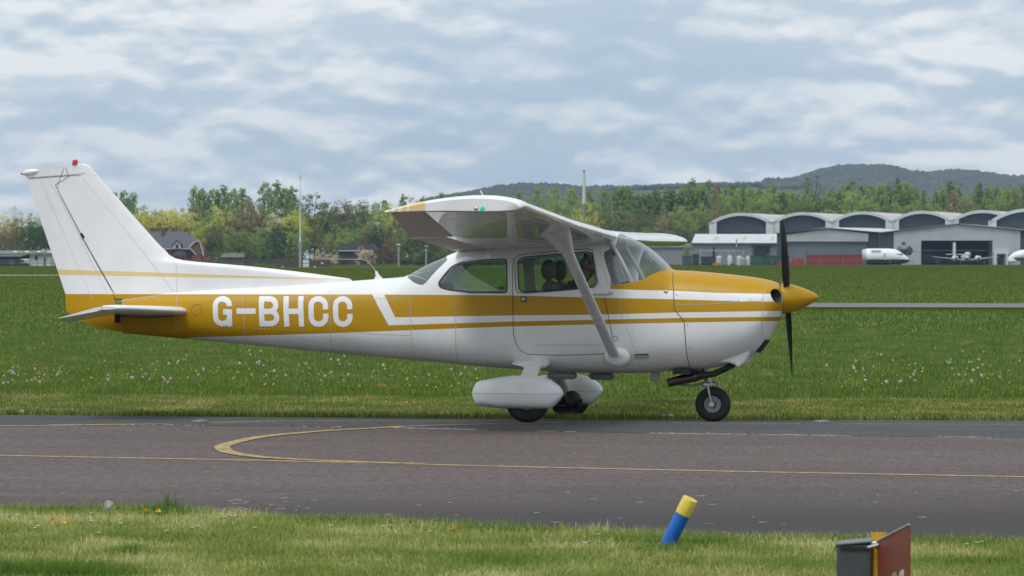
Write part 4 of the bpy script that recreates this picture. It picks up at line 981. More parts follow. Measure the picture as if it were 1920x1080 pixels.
def patchy(X, Y, s, seed):                        # smooth random field in 0..1
    r = np.random.default_rng(seed); f = np.zeros_like(X)
    for i in range(14):
        k = r.normal(0, 1, 2)*s*(1+i*.3); f += np.sin(X*k[0]+Y*k[1]+r.uniform(0, 6.28))/(1+i*.25)
    f = f/ (np.abs(f).max()+1e-9); return .5+.5*f
def region(n, d0, d1, seed, ymin=None, ymax=None, mode='uni', mu=.13):
    r = np.random.default_rng(seed); d = np.sqrt(r.uniform(d0**2, d1**2, n)) if mode == 'uni' else d0*(d1/d0)**r.uniform(0, 1, n)
    w = 1920/FPX*(1+2*mu); s = r.uniform(-.5, .5, n)*w*d
    P = CAM[:2]+d[:, None]*FW[:2]/np.linalg.norm(FW[:2])+s[:, None]*RT[:2]; return P[:, 0], P[:, 1]
near_y = lambda X: np.interp(X, [p[0] for p in NEAR], [p[1] for p in NEAR])
far_y = lambda X: np.interp(X, [p[0] for p in FARE], [p[1] for p in FARE])
M_gn = grass_blade_mat('near_grass', [(0, (0.144, 0.234, 0.039)), (.35, (0.248, 0.335, 0.069)), (.62, (0.406, 0.437, 0.130)), (.85, (0.700, 0.629, 0.284)), (1, (0.700, 0.700, 0.435))])
X, Y = region(270000, 16.0, 24.5, 1); e = near_y(X)+.10*(patchy(X, Y, 5, 3)-.6); k = Y < e; X, Y = X[k], Y[k]; ed = np.exp(-((near_y(X)-Y)/.45))
f = patchy(X, Y, 2.2, 8); H = (.022+.035*f+.05*ed*patchy(X, Y, 4, 9))*R_.uniform(.5, 1.4, len(X))
blades('grass', X, Y, H, R_.uniform(.0022, .0045, len(X)), M_gn, 1.0, 2, label='short dry-tipped grass along the near edge of the runway', category='grass')
# longer darker tufts at the near edge, by the marker post and in the lower left corner
M_gt = grass_blade_mat('tuft_grass', [(0, (0.068, 0.140, 0.018)), (.4, (0.112, 0.216, 0.029)), (.75, (0.192, 0.300, 0.054)), (1, (0.450, 0.450, 0.144))])
def tufts(spec, seed):
    r = np.random.default_rng(seed); XX, YY, HH = [], [], []
    for (u, v, sx, sy, n, h) in spec:
        c = G(u, v); x = c[0]+r.normal(0, sx, n); y = c[1]+r.normal(0, sy, n); XX.append(x); YY.append(y); HH.append(h*r.uniform(.4, 1.2, n))
    return np.concatenate(XX), np.concatenate(YY), np.concatenate(HH)
X, Y, H = tufts([(1250, 1034, .09, .10, 1500, .05), (1225, 1026, .1, .06, 700, .06), (1110, 1022, .18, .08, 900, .07), (60, 1082, .22, .10, 3800, .09), (150, 1086, .15, .1, 1900, .08), (1180, 1018, .15, .07, 700, .05), (1330, 1026, .12, .08, 700, .06),
                 (300, 966, .12, .06, 500, .08), (315, 962, .02, .03, 60, .17), (700, 985, .4, .06, 1500, .06), (960, 1002, .3, .05, 1100, .06), (1500, 1018, .4, .05, 1200, .05), (1760, 1024, .3, .06, 1100, .07), (1880, 1060, .2, .1, 800, .05), (240, 1040, .05, .05, 160, .08), (60, 962, .3, .05, 800, .05)], 6)
blades('grass_tuft', X, Y, H, R_.uniform(.003, .006, len(X)), M_gt, .7, 3, label='longer dark green grass tufts on the near verge', category='grass')
M_gm = grass_blade_mat('mown_verge', [(0, (0.131, 0.199, 0.039)), (.4, (0.222, 0.283, 0.065)), (.7, (0.328, 0.347, 0.109)), (1, (0.630, 0.484, 0.218))])
VERGE = wline([(-100, 741), (0, 742), (500, 745), (960, 748), (1920, 751), (2050, 752)]); verge_y = lambda X: np.interp(X, [p[0] for p in VERGE], [p[1] for p in VERGE])
X, Y = region(210000, 35, 49, 11); k = (Y > far_y(X)+.02+.06*patchy(X, Y, 3, 1)) & (Y < verge_y(X)+.3); X, Y = X[k], Y[k]; ed = np.exp(-((Y-far_y(X))/.7))
blades('verge_grass', X, Y, (.03+.055*ed)*R_.uniform(.5, 1.3, len(X)), R_.uniform(.006, .011, len(X)), M_gm, .7, 12, label='pale mown grass verge beyond the taxiway edge', category='grass')
M_ge = grass_blade_mat('edge_grass', [(0, (0.057, 0.104, 0.014)), (.5, (0.102, 0.160, 0.025)), (1, (0.225, 0.244, 0.054))])
X, Y = region(68000, 35, 43, 15); k = (Y > far_y(X)-.02) & (Y < far_y(X)+.3+.5*patchy(X, Y, 2, 4)); X, Y = X[k], Y[k]
blades('edge_grass', X, Y, .07*R_.uniform(.4, 1.4, len(X)), R_.uniform(.007, .012, len(X)), M_ge, .7, 17, label='dark ragged grass right at the far taxiway edge', category='grass')
M_gl = grass_blade_mat('meadow_grass', [(0, (0.081, 0.154, 0.028)), (.35, (0.124, 0.214, 0.042)), (.7, (0.193, 0.284, 0.065)), (1, (0.373, 0.372, 0.128))])
X, Y = region(195000, 42, 82, 21); k = Y > verge_y(X); X, Y = X[k], Y[k]; f = patchy(X, Y, .8, 5)
blades('meadow_grass', X, Y, (.03+.07*f)*R_.uniform(.5, 1.3, len(X)), R_.uniform(.007, .013, len(X)), M_gl, .45, 22, label='long green meadow grass beyond the mown verge', category='grass')
X, Y = region(190000, 80, 560, 25, mode='log'); f = patchy(X, Y, .25, 7)
FT = [G(1100, 572.5), G(2100, 574.5)]; yy = FT[0][1]+(FT[1][1]-FT[0][1])*(X-FT[0][0])/(FT[1][0]-FT[0][0]); k = (((Y-yy > 5.5) | (Y-yy < -15)) | (X < FT[0][0])) & (R_.uniform(0, 1, len(X)) < np.clip((560-Y)/320, 0, 1)); X, Y, f = X[k], Y[k], f[k]
blades('far_meadow_grass', X, Y, (.05+.06*f)*R_.uniform(.6, 1.3, len(X)), R_.uniform(.02, .045, len(X)), M_gl, .45, 26, label='green airfield grass stretching towards the hangars', category='grass')

M_dy = mat('dandelion_yellow', (.75, .48, .01), .7); M_sw = mat('seed_head_white', (.62, .62, .58), .9, transl=.3); M_st = mat('flower_stem', (.10, .15, .04), .8); M_dw = mat('daisy_white', (.75, .75, .73), .8)
def dandelion_mesh():
    h = MB(); r = random.Random(2)
    for i in range(26):
        a = r.uniform(0, 6.28); el = r.uniform(.05, 1.2); L_ = .023; t = Vector((math.cos(a)*math.cos(el), math.sin(a)*math.cos(el), math.sin(el))); s = Vector((-math.sin(a), math.cos(a), 0))*.006
        h.add([t*.004-s, t*.004+s, t*L_+s, t*L_-s], [(0, 1, 2, 3)])
    h.ball((0, 0, .004), (.018, .018, .010), 8, 4); return h.mesh('flower_head', M_dy, fix=False)
def clock_mesh():
    h = MB(); r = random.Random(3); h.ball((0, 0, 0), .017, 8, 6)
    for i in range(70):
        t = Vector((r.gauss(0, 1), r.gauss(0, 1), r.gauss(0, 1))).normalized(); s = t.cross(Vector((.3, .5, .8))).normalized()*.004; h.add([t*.012-s*.3, t*.026+s, t*.026-s], [(0, 1, 2)])
    return h.mesh('seed_head', M_sw, fix=False)
def daisy_mesh():
    h = MB()
    for i in range(12):
        a = i*6.283/12; t = Vector((math.cos(a), math.sin(a), .25)); s = Vector((-math.sin(a), math.cos(a), 0))*.0035; h.add([t*.003-s, t*.003+s, t*.014+s, t*.014-s], [(0, 1, 2, 3)])
    return h.mesh('petals', M_dw, fix=False)
def stem_mesh(h): q = MB(); q.tube([(0, 0, -h-.02), (.004, .002, -h*.5), (0, 0, 0)], .0022, 5); return q.mesh('stem', M_st)
MDY, MCL, MDA = dandelion_mesh(), clock_mesh(), daisy_mesh(); STM = {h: stem_mesh(h) for h in (.04, .09, .2)}
def flower(kind, u, v, h, label, group, s=1.0):
    p = G(u, v); r = rnd
    nm, mh, part, cat = {'y': ('dandelion', MDY, 'flower_head', 'dandelion'), 'w': ('dandelion_clock', MCL, 'seed_head', 'dandelion'), 'd': ('daisy', MDA, 'petals', 'daisy')}[kind]
    o = empty(nm, (p[0], p[1], p[2]+h), r.uniform(0, 6), label=label, category=cat, group=group); o.scale = (s, s, s)
    link(part, mh, o); link('stem', STM[min(STM, key=lambda q: abs(q-h))], o)
# beyond the taxiway: clustered as in the photo
def scatter(kind, n, boxes, hgt, label, group):
    tot = sum(b[4] for b in boxes); pend = []
    for b in boxes:
        for i in range(round(n*b[4]/tot)):
            u, v = rnd.uniform(b[0], b[1]), rnd.uniform(b[2], b[3]); h = hgt*rnd.uniform(.8, 1.25); s = rnd.uniform(.42, .85)
            pend.append((u, v+h*FPX/45*.9, h, s))
    pend.sort()
    for i, (u, v, h, s) in enumerate(pend): flower(kind, u, v, h, (NUM[i]+' from left of the yellow dandelions in the mown verge' if 'mown' in group else label), group, s)
NUM = ['first', 'second', 'third', 'fourth', 'fifth', 'sixth', 'seventh', 'eighth', 'ninth', 'tenth', 'eleventh', 'twelfth', 'thirteenth', 'fourteenth', 'fifteenth', 'sixteenth', 'seventeenth', 'eighteenth', 'nineteenth', 'twentieth']+['%dth' % i if i % 10 not in (1, 2, 3) else '%d%s' % (i, {1: 'st', 2: 'nd', 3: 'rd'}[i % 10]) for i in range(21, 140)]
scatter('y', 175, [(0, 190, 680, 722, 3.2), (190, 480, 672, 724, 2.6), (480, 700, 672, 730, 1.7), (700, 900, 682, 738, 2.4), (1140, 1300, 690, 735, .7), (1540, 1920, 690, 738, 2.0), (0, 900, 640, 680, 1.0), (1500, 1920, 655, 690, .9)], .19, 'yellow dandelion flower in the long grass beyond the taxiway', 'yellow dandelions in the meadow')
scatter('w', 140, [(0, 120, 690, 725, 1.6), (190, 520, 675, 722, 2.5), (520, 900, 672, 722, 2.3), (1150, 1300, 680, 720, .5), (1540, 1920, 675, 722, 3), (0, 900, 650, 680, .6), (1540, 1920, 640, 680, .8)], .21, 'white dandelion seed head in the long grass beyond the taxiway', 'white dandelion clocks in the meadow')
scatter('y', 12, [(500, 900, 750, 768, 1), (1240, 1920, 750, 775, 2)], .05, 'yellow dandelion flower in the mown verge beyond the taxiway', 'yellow dandelions in the mown verge')
scatter('y', 40, [(0, 1920, 590, 650, 1)], .19, 'small yellow dandelion flower far out in the meadow', 'distant yellow dandelions')
flower('w', 204, 975, .085, 'single white dandelion clock standing at the near grass edge against the runway', None, 1.3)
for u, v, l in ((272, 972, 'leftmost'), (297, 973, 'rightmost')): flower('y', u, v, .04, l+' of two yellow dandelions at the near grass edge above the dandelion clock', None, .9)
for u, v, l in ((98, 984, 'uppermost'), (110, 993, 'middle'), (124, 992, 'rightmost')): flower('y', u, v, .03, l+' of three yellow dandelions in the near grass at far left', None, .9)
flower('y', 851, 1006, .04, 'yellow dandelion alone at the near runway edge left of the blue post', None, .9)
for i, (u, v) in enumerate(sorted(((70, 998), (66, 1002), (15, 976), (34, 977), (118, 991), (168, 983), (170, 988), (171, 973), (226, 993), (186, 1011), (313, 1007), (418, 976), (421, 981), (428, 977), (436, 979), (442, 978), (478, 1001), (360, 1001), (369, 998), (620, 997), (718, 998), (733, 997), (806, 1008), (1098, 1030), (1120, 1014), (1833, 1030), (1812, 1033), (1840, 1028)))):
    flower('d', u, v, .035, NUM[i]+' from left of the small white daisies in the near grass verge', 'white daisies in the near verge', 1.0)

# ------------------------------------------------------------------ leaning marker post and sign
M_blue = mat('blue_plastic', (.010, .13, .52), .45, var=.12, vs=15); M_ycap = mat('yellow_cap', (.72, .55, .08), .55, var=.1, vs=30)
p0 = G(1247, 1031); d0 = float(np.dot(p0-CAM, FW)); ptop = W(1296, 934, d0-.02)
mp = empty('marker_post', tuple(p0), label='blue plastic marker post with yellow cap leaning right in the near grass', category='marker post')
ax = Vector(ptop-p0); L_ = ax.length; ax.normalize(); ax = (ax+Vector((0, -.10, .0))).normalized(); rad = .040
q = MB(); q.lathe(-ax*.10, ax, [(-.0, rad), (.10+L_*.71, rad)], 32); q.build('tube', M_blue, mp, smooth=40)
q = MB(); q.lathe((0, 0, 0), ax, [(L_*.70, rad), (L_*.702, rad*1.03), (L_*.985, rad*1.03), (L_, rad*.99), (L_, rad*.42), (L_*.96, rad*.36), (L_*.94, .002)], 32); q.build('cap', M_ycap, mp, smooth=35)
q = MB(); e_ = Vector((-.045, -.03, .02)); q.box(e_, (.05, .012, .02), Matrix.Rotation(-.5, 3, 'Y')); q.build('fin_foot', M_ycap, mp)
DS = 17.0
def ws(u, v, dd=0): return Vector(W(u, v, DS+dd))
base_s = ws(1650, 1127); gp = empty('taxiway_sign', tuple(base_s), label='low rusty red board sign on a yellow post with a grey box behind it', category='sign')
def loc(p): return Vector(p)-base_s
M_ypost = mat('orange_yellow_post', (.62, .33, .01), .5, var=.1, vs=20)
q = MB(); t_ = loc(ws(1648, 999, .05)); b_ = loc(ws(1648, 1127, .05)); q.lathe(b_-Vector((0, 0, .05)), (0, 0, 1), [(0, .034), ((t_-b_).z+.05, .034), ((t_-b_).z+.05, .030), ((t_-b_).z+.03, .029)], 28); q.build('post', M_ypost, gp, smooth=40)
M_rust = mat('faded_red_board', (.20, .030, .022), .45, var=.0, vs=6, col2=(.16, .05, .02)); M_rust2 = mat('red_brown_face', (.21, .035, .025), .5, var=.4, vs=7, col2=(.16, .055, .025))
bl, br = loc(ws(1645, 1015, -.02)), loc(ws(1705, 984, -.46)); bl2, br2 = loc(ws(1645, 1127, -.02)), loc(ws(1705, 1127, -.46))
q = MB(); nrm = Vector((br-bl)).cross(Vector((0, 0, 1))).normalized()*.006
q.add([bl, br, br2, bl2]+[p+nrm*-1 for p in (bl, br, br2, bl2)], [(0, 1, 2, 3), (4, 7, 6, 5), (0, 4, 5, 1), (1, 5, 6, 2), (2, 6, 7, 3), (3, 7, 4, 0)]); q.build('board', M_rust2, gp)
M_edge = mat('board_edge', (.35, .35, .33), .6)
q = MB(); q.tube([bl+Vector((0, 0, .002)), br+Vector((0, 0, .002))], .005, 6); q.build('board_edge_trim', M_edge, gp)
sgn = -1 if nrm.dot(Vector(CAM)-base_s) > 0 else 1
off = nrm.normalized()*(.0015 if nrm.dot(Vector(CAM)-base_s) > 0 else -.0075)
def onb(s, h): return bl+(br-bl)*s+(Vector((0, 0, 0)))+Vector((0, 0, h))+off
q = MB(); hz = lambda v: (1015-v)/FPX*DS
def stroke(s0, v0, s1, v1, w):
    a, c = onb(s0, 0), onb(s1, 0); a.z = (loc(ws(1645, v0))).z; c.z = (loc(ws(1645, v1))).z; d = (br-bl)*w
    q.add([a, a+d, c+d, c], [(0, 1, 2, 3)])
stroke(.50, 1066, .44, 1125, .10); stroke(.50, 1066, .62, 1095, .09); stroke(.72, 1060, .62, 1095, .09); stroke(.74, 1058, .80, 1125, .10)
q.build('letter', mat('worn_white_lettering', (.55, .53, .5), .7, var=.4, vs=40), gp, fix=False)
M_gb = mat('slate_grey_box', (.055, .062, .07), .5, var=.2, vs=9)
a = loc(ws(1577, 1018, .10)); c = loc(ws(1634, 1127, .10)); cx_ = (a.x+c.x)/2
q = MB(); wz = a.z-c.z; ww = abs(c.x-a.x)+.02
q.box((cx_-.004, a.y, (a.z+c.z)/2), (ww, .16, wz), bev=.008); q.build('box_body', M_gb, gp)
q = MB(); q.box((cx_-.004, a.y+.01, a.z+.006), (ww+.012, .19, .012), Matrix.Rotation(-.10, 3, 'Y'), bev=.004); q.build('box_lid', mat('grey_lid', (.12, .13, .14), .45), gp)
q = MB(); q.box((cx_-.0, a.y-.083, a.z-.018), (ww*.82, .006, .016)); q.build('lid_slot', M_black, gp)
q = MB(); m_ = loc(ws(1640, 1022, -.02)); q.box(m_, (.03, .03, .035), bev=.006); q.tube([m_+Vector((-.03, -.02, -.01)), m_+Vector((.02, -.02, .004))], .007, 8); q.build('clamp', M_metal, gp, smooth=35)
q = MB(); q.tube([loc(ws(1577, 1016, .1)), loc(ws(1571, 1019, .1)), loc(ws(1566, 1027, .1)), loc(ws(1565, 1034, .1))], .003, 6); q.build('cable', M_black, gp)
# little things on the tarmac edge
for (u, v, l) in ((40, 777.5, 'pale blue scrap at the far taxiway edge at the far left'), (1251, 784.5, 'pale blue scrap at the far taxiway edge behind the nose')):
    p = G(u, v); q = MB(); q.ball((0, 0, .02), (.09, .05, .028), 10, 5); o = q.build('litter_scrap', mat('pale_blue_scrap', (.35, .45, .5), .5), smooth=True, label=l, category='litter'); o.location = p
for (u, v, l) in ((375, 793, 'flat round metal taxiway light at the start of the yellow line left'), (1540, 793.5, 'flat round metal taxiway light on the taxiway right of the nose wheel')):
    p = G(u, v); q = MB(); q.lathe((0, 0, 0), (0, 0, 1), [(0, .085), (.012, .08), (.022, .04), (.023, .01)], 18); o = q.build('ground_light', mat('dull_steel_light', (.16, .165, .17), .5, metal=.3), smooth=30, label=l, category='light'); o.location = (p[0], p[1], p[2]+.01)

# ------------------------------------------------------------------ far buildings
def face_rot(): return -YAW*-1 if False else -YAW
def site(u, d, v=None):                            # ground point at column u, d metres deep
    p = W(u, 500, d); return np.array([p[0], p[1], 0.0])
def mpp(d): return d/FPX                            # metres per photo pixel
class Far:                                          # local frame: x right, y away, z up, origin at ground under (u0, d)
    def __init__(s, name, u0, d, turn=0.0, **k):
        s.u0, s.d, s.k = u0, d, d/FPX; p = site(u0, d); s.root = empty(name, tuple(p), -YAW*0+math.atan2(RT[1], RT[0])+turn, **k)
    def x(s, u): return (u-s.u0)*s.k
    def z(s, v): return CAM[2]+(483-v)*s.k
    def box(s, name, u0, u1, v0, v1, y0, y1, m, bev=0): 
        q = MB(); xa, xb, za, zb = s.x(u0), s.x(u1), s.z(v1), s.z(v0); q.box(((xa+xb)/2, (y0+y1)/2, (za+zb)/2), (xb-xa, y1-y0, zb-za), bev=bev); return q.build(name, m, s.root)
    def prism(s, name, P, y0, y1, m, sh=0.0):
        q = MB(); q.prism([(s.x(u), s.z(v)) for u, v in P], y0, y1, lambda p, h: (p[0]+sh*(h-y0), h, p[1])); return q.build(name, m, s.root)
M_slate = mat('slate_cladding', (.050, .062, .078), .6, var=.12, vs=.3); M_pale = mat('pale_render', (.62, .64, .67), .7, var=.08, vs=.4); M_rooff = mat('arched_roof_felt', (.50, .46, .45), .8, var=.15, vs=.4)
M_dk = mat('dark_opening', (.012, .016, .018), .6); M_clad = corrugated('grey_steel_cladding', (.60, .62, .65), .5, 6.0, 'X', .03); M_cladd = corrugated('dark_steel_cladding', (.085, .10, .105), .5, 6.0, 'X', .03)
M_door = corrugated('blue_grey_door', (.20, .245, .265), .5, 5.0, 'X', .03); M_block = mat('grey_blockwork', (.28, .29, .31), .85, var=.12, vs=1.2); M_tin = corrugated('pale_tin_roof', (.70, .72, .75), .5, 5.0, 'X', .03)
M_frame = mat('pale_frame', (.5, .51, .52), .6)
ORD = ['first', 'second', 'third', 'fourth', 'fifth', 'sixth']
def arch_hangar(u0, u1, vp, vs, d, label):
    f = Far('arched_hangar', (u0+u1)/2, d, .0, label=label, category='hangar', group='arched hangars in a row'); k = f.k
    xa, xb = f.x(u0), f.x(u1); zt, zs = f.z(vp), f.z(vs); c = (xb-xa)/2; sag = zt-zs; R = (c*c+sag*sag)/(2*sag); a0 = math.asin(c/R); zc = zt-R; D = 42; sh = .30
    arc = lambda r, y, n=20, e=0: [(r*math.sin(-a0-e+(2*a0+2*e)*i/n)+sh*y, y, zc+r*math.cos(-a0-e+(2*a0+2*e)*i/n)) for i in range(n+1)]
    q = MB(); q.rings([arc(R, 0)+arc(R-.75, 0)[::-1], arc(R, 1.2)+arc(R-.75, 1.2)[::-1]]); q.build('arch_rim', M_pale, f.root, smooth=40)
    q = MB(); q.rings([arc(R-.02, 1.2)+arc(R-.3, 1.2)[::-1], arc(R-.02, D)+arc(R-.3, D)[::-1]]); q.build('roof', M_rooff, f.root, smooth=40)
    q = MB(); A_ = arc(R-.76, 1.0); n = len(A_); zl = zs-2.5
    q.add(A_+[(A_[-1][0], 1.0, zl), (A_[0][0], 1.0, zl)], [tuple(range(n+2))]); q.add([(x+.2*sh, 1.3, z) for x, _, z in A_]+[(A_[-1][0], 1.3, zl), (A_[0][0], 1.3, zl)], [tuple(range(n+2))[::-1]]); q.build('gable_panel', M_slate, f.root)
    for s in (-1, 1):
        q = MB(); q.box((s*(c-.9), .6, zs/2-.1), (1.8, 1.2, zs+.6)); q.build('pillar', M_pale, f.root)
    q = MB(); q.box((0, 1.5, zl/2), (2*c-3.6, .3, zl)); q.build('door', M_dk, f.root)
    for i in range(6):
        q = MB(); x = -c+2.2+(2*c-4.4)*(i+.5)/6; q.box((x, 1.3, zl-.9), ((2*c-4.4)/6-.5, .12, 1.2)); q.build('window', glass_far, f.root)
    q = MB(); q.box((sh*D/2, D/2+1.5, zs/2), (2*c-.4, D-1, zs)); 
    q.v = [(x+sh*(y-D/2), y, z) for x, y, z in q.v]; q.build('side_wall', M_pale, f.root); return f
glass_far = mat('far_window_glass', (.02, .028, .034), .1)
bays = [(1331, 1449), (1449, 1560.5), (1560.5, 1673), (1673, 1785), (1785, 1900)]
for i, (a, c) in enumerate(bays): arch_hangar(a-1, c+1, 399-1.3*i, 417.5-1.2*i, 930+i*.6, '%s arched grey hangar bay from the left in the far row' % ORD[i])
arch_hangar(1854, 2000, 391, 415.5, 880, 'arched grey hangar standing nearest, cut off by the right picture edge')
# low blockwork workshop
f = Far('workshop', 1340, 880, label='low grey blockwork workshop with pale tin roof left of the steel hangar', category='workshop')
bh, bw = (456-495.5)/8, 0
q = MB(); 
rows, zt = 9, f.z(456)
for i in range(rows):                              # courses of large blocks, joints recessed
    z0_, z1_ = zt*i/rows, zt*(i+1)/rows
    for j in range(46):
        x0_ = f.x(1215)+(f.x(1460)-f.x(1215))*(j+(i % 2)*.5)/46; x1_ = min(x0_+(f.x(1460)-f.x(1215))/46-.05, f.x(1460))
        if f.x(1413) < x1_ and x0_ < f.x(1443) and z0_ < f.z(462): continue
        if x1_-x0_ > .05: q.box(((x0_+x1_)/2, .1, (z0_+z1_)/2), (x1_-x0_, .2, z1_-z0_-.04))
q.build('wall_blocks', M_block, f.root, kind='stuff')
f.box('wall_core', 1215, 1460, 456, 495.7, .15, 14, mat('mortar_grey', (.13, .135, .14), .9))
P = [(f.x(1296), -.4, f.z(456)), (f.x(1460), -.4, f.z(456)), (f.x(1475), 14, f.z(438)), (f.x(1309), 14, f.z(438))]
q = MB(); q.add(P+[(x, y, z-.25) for x, y, z in P], [(0, 1, 2, 3), (4, 7, 6, 5), (0, 4, 5, 1), (1, 5, 6, 2), (2, 6, 7, 3), (3, 7, 4, 0)]); q.build('roof', M_tin, f.root)
P = [(f.x(1200), -.4, f.z(462)), (f.x(1296), -.4, f.z(462)), (f.x(1309), 12, f.z(455.5)), (f.x(1213), 12, f.z(455.5))]
q = MB(); q.add(P+[(x, y, z-.25) for x, y, z in P], [(0, 1, 2, 3), (4, 7, 6, 5), (0, 4, 5, 1), (1, 5, 6, 2), (2, 6, 7, 3), (3, 7, 4, 0)]); q.build('lean_to_roof', M_block, f.root)
for u in (1340, 1393, 1445):
    y0_, y1_ = 4.5, 10.5; zz = lambda y: f.z(456)+(f.z(438)-f.z(456))*(y+.4)/14.4; xx = lambda y, u=u: f.x(u-4+(y)*1.05)
    q = MB(); q.quad((xx(y0_), y0_, zz(y0_)+.05), (xx(y0_)+.8, y0_, zz(y0_)+.05), (xx(y1_)+.8, y1_, zz(y1_)+.05), (xx(y1_), y1_, zz(y1_)+.05)); q.build('skylight', mat('cream_rooflight', (.55, .47, .30), .5), f.root, fix=False)
f.box('door', 1414, 1442, 461.5, 495.5, -.05, .3, M_dk); f.box('gutter', 1296, 1460, 455.6, 456.8, -.65, -.4, M_slate)
q = MB(); q.tube([(f.x(1381), -.5, f.z(463)), (f.x(1381), -.5, f.z(450))], .14, 8); q.box((f.x(1380.5), -.5, f.z(450)), (.55, .5, .3)); q.build('flue', M_frame, f.root)
q = MB(); q.tube([(f.x(1338), -1, f.z(493)), (f.x(1338), -1, f.z(464))], .28, 8); q.build('black_stack', M_dk, f.root)
q = MB(); q.tube([(f.x(1310), -1.6, f.z(470)), (f.x(1395), -1.6, f.z(470))], .08, 6); 
for u in (1312, 1352, 1366, 1392): q.tube([(f.x(u), -1.6, f.z(470)), (f.x(u), -1.6, f.z(495))], .05, 5)
q.build('pipe_rack', M_frame, f.root)
# steel hangar with grey sliding doors
f = Far('steel_hangar', 1551, 870, label='grey steel hangar with blue-grey sliding doors behind the red container', category='hangar')
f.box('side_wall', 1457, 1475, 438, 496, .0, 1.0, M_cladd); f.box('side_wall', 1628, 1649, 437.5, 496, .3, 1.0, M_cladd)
f.prism('fascia', [(1475, 453), (1628, 453), (1628, 437.5), (1552, 429.5), (1475, 440)], -.2, .4, M_clad)
for a, c in ((1477, 1514), (1514.4, 1552), (1552.4, 1590), (1590.4, 1627)): f.box('sliding_door', a, c, 453.5, 496, .4, .7, M_door)
f.prism('roof', [(1455, 438.6), (1552, 428.6), (1650, 436.6), (1650, 435.4), (1552, 427.2), (1455, 437)], -.6, 30, M_slate, .28); f.prism('roof_sheet', [(1475, 437), (1552, 427.1), (1636, 434.8), (1636, 434.2), (1552, 426.2), (1475, 436)], -.3, 30, M_tin, .5)
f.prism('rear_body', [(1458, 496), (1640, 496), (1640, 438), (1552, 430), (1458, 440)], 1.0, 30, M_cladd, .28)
# white gabled hangar with open front
f = Far('gabled_hangar', 1795, 860, label='white gabled hangar with wide open dark doorway and aircraft parked before it', category='hangar')
f.prism('front_wall', [(1676, 497), (1676, 435), (1795, 421.3), (1913, 433), (1913, 497), (1861, 497), (1861, 451), (1727, 451), (1727, 497)], 0, .5, M_clad)
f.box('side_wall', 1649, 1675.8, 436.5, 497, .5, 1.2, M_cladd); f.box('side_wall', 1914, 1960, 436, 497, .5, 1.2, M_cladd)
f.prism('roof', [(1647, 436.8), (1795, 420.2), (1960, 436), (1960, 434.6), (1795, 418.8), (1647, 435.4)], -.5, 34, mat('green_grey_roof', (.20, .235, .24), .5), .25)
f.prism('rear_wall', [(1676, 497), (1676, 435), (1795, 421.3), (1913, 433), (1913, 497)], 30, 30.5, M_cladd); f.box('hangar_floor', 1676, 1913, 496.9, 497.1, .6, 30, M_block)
for i in range(7): f.box('door_post', 1735+i*18, 1736.3+i*18, 452, 496.5, 6, 6.3, M_cladd)
f.box('roof_beam', 1727, 1861, 469, 469.8, 3, 3.3, M_frame)
f.box('doorway_canopy', 1862, 1890, 472, 476, -1.6, 0, M_pale); f.box('canopy_leg', 1862, 1867, 476, 496.5, -1.6, -1.2, M_pale); f.box('canopy_leg', 1884.5, 1888, 476, 496.5, -1.6, -1.2, M_pale); f.box('small_door', 1870, 1882, 478, 496.5, -.1, .3, M_dk)
# containers, skips, crates
def container(u0, u1, v0, v1, d, m, label, ribs=12, cat='container', name='shipping_container', dep=2.4):
    f = Far(name, (u0+u1)/2, d, label=label, category=cat); f.box('body', u0, u1, v0, v1, 0, dep, m)
    q = MB()
    for i in range(ribs):
        x = f.x(u0)+(f.x(u1)-f.x(u0))*(i+.5)/ribs; q.box((x, -.04, (f.z(v0)+f.z(v1))/2), ((f.x(u1)-f.x(u0))/ribs*.45, .08, (f.z(v0)-f.z(v1))*.86))
    q.build('ribs', m, f.root, kind='stuff'); q = MB(); q.box((0, -.03, f.z(v0)-.08), (f.x(u1)-f.x(u0)+.06, .12, .16)); q.build('top_rail', m, f.root); return f
M_gr = mat('container_green', (.03, .12, .07), .6, var=.2, vs=1); M_gr2 = mat('container_dark_green', (.018, .065, .055), .6, var=.2, vs=1); M_rd = mat('container_red', (.24, .035, .028), .65, var=.2, vs=1); M_rd2 = mat('skip_red', (.40, .03, .025), .6)
container(1407, 1428, 480.5, 498, 815, M_gr, 'bright green shipping container left of the dark green one'); container(1428.3, 1480, 479.5, 498, 815, M_gr2, 'long dark green shipping container beside the red skip')
container(1513, 1617, 477.5, 498, 815, M_rd, 'long brick-red shipping container in front of the steel hangar', 24)
container(1458, 1486, 492, 498.5, 810, M_rd2, 'low red skip in front of the dark green container', 8, 'skip', 'skip'); container(1487, 1507, 484.5, 498, 812, M_rd2, 'small bright red skip left of the long red container', 6, 'skip', 'skip')
M_cb = mat('crate_blue', (.05, .085, .12), .6, var=.4, vs=3); M_ck = mat('crate_dark', (.02, .028, .03), .6, var=.4, vs=3)
def crates(u0, u1, v0, v1, nx_, nz_, m, d, lab, grp):
    for i in range(nx_):
        for j in range(nz_):
            a, c = u0+(u1-u0)*i/nx_, u0+(u1-u0)*(i+1)/nx_; t, b_ = v0+(v1-v0)*j/nz_, v0+(v1-v0)*(j+1)/nz_
            f = Far('crate', (a+c)/2, d, label='%s crate, %s in %s column from left of the workshop crates' % (lab, ['topmost', 'second from top', 'second from bottom', 'lowest'][j], NUM[i]), category='crate', group=grp); f.root.location.z = f.z(b_)
            q = MB(); w, h = (c-a)*f.k-.05, (b_-t)*f.k-.03; q.box((0, 0, h/2), (w, 1.2, h), bev=.04); q.box((0, -.62, h*.82), (w*.94, .08, h*.12)); q.box((0, -.62, h*.2), (w*.94, .08, h*.12)); q.build('crate_body', m, f.root)
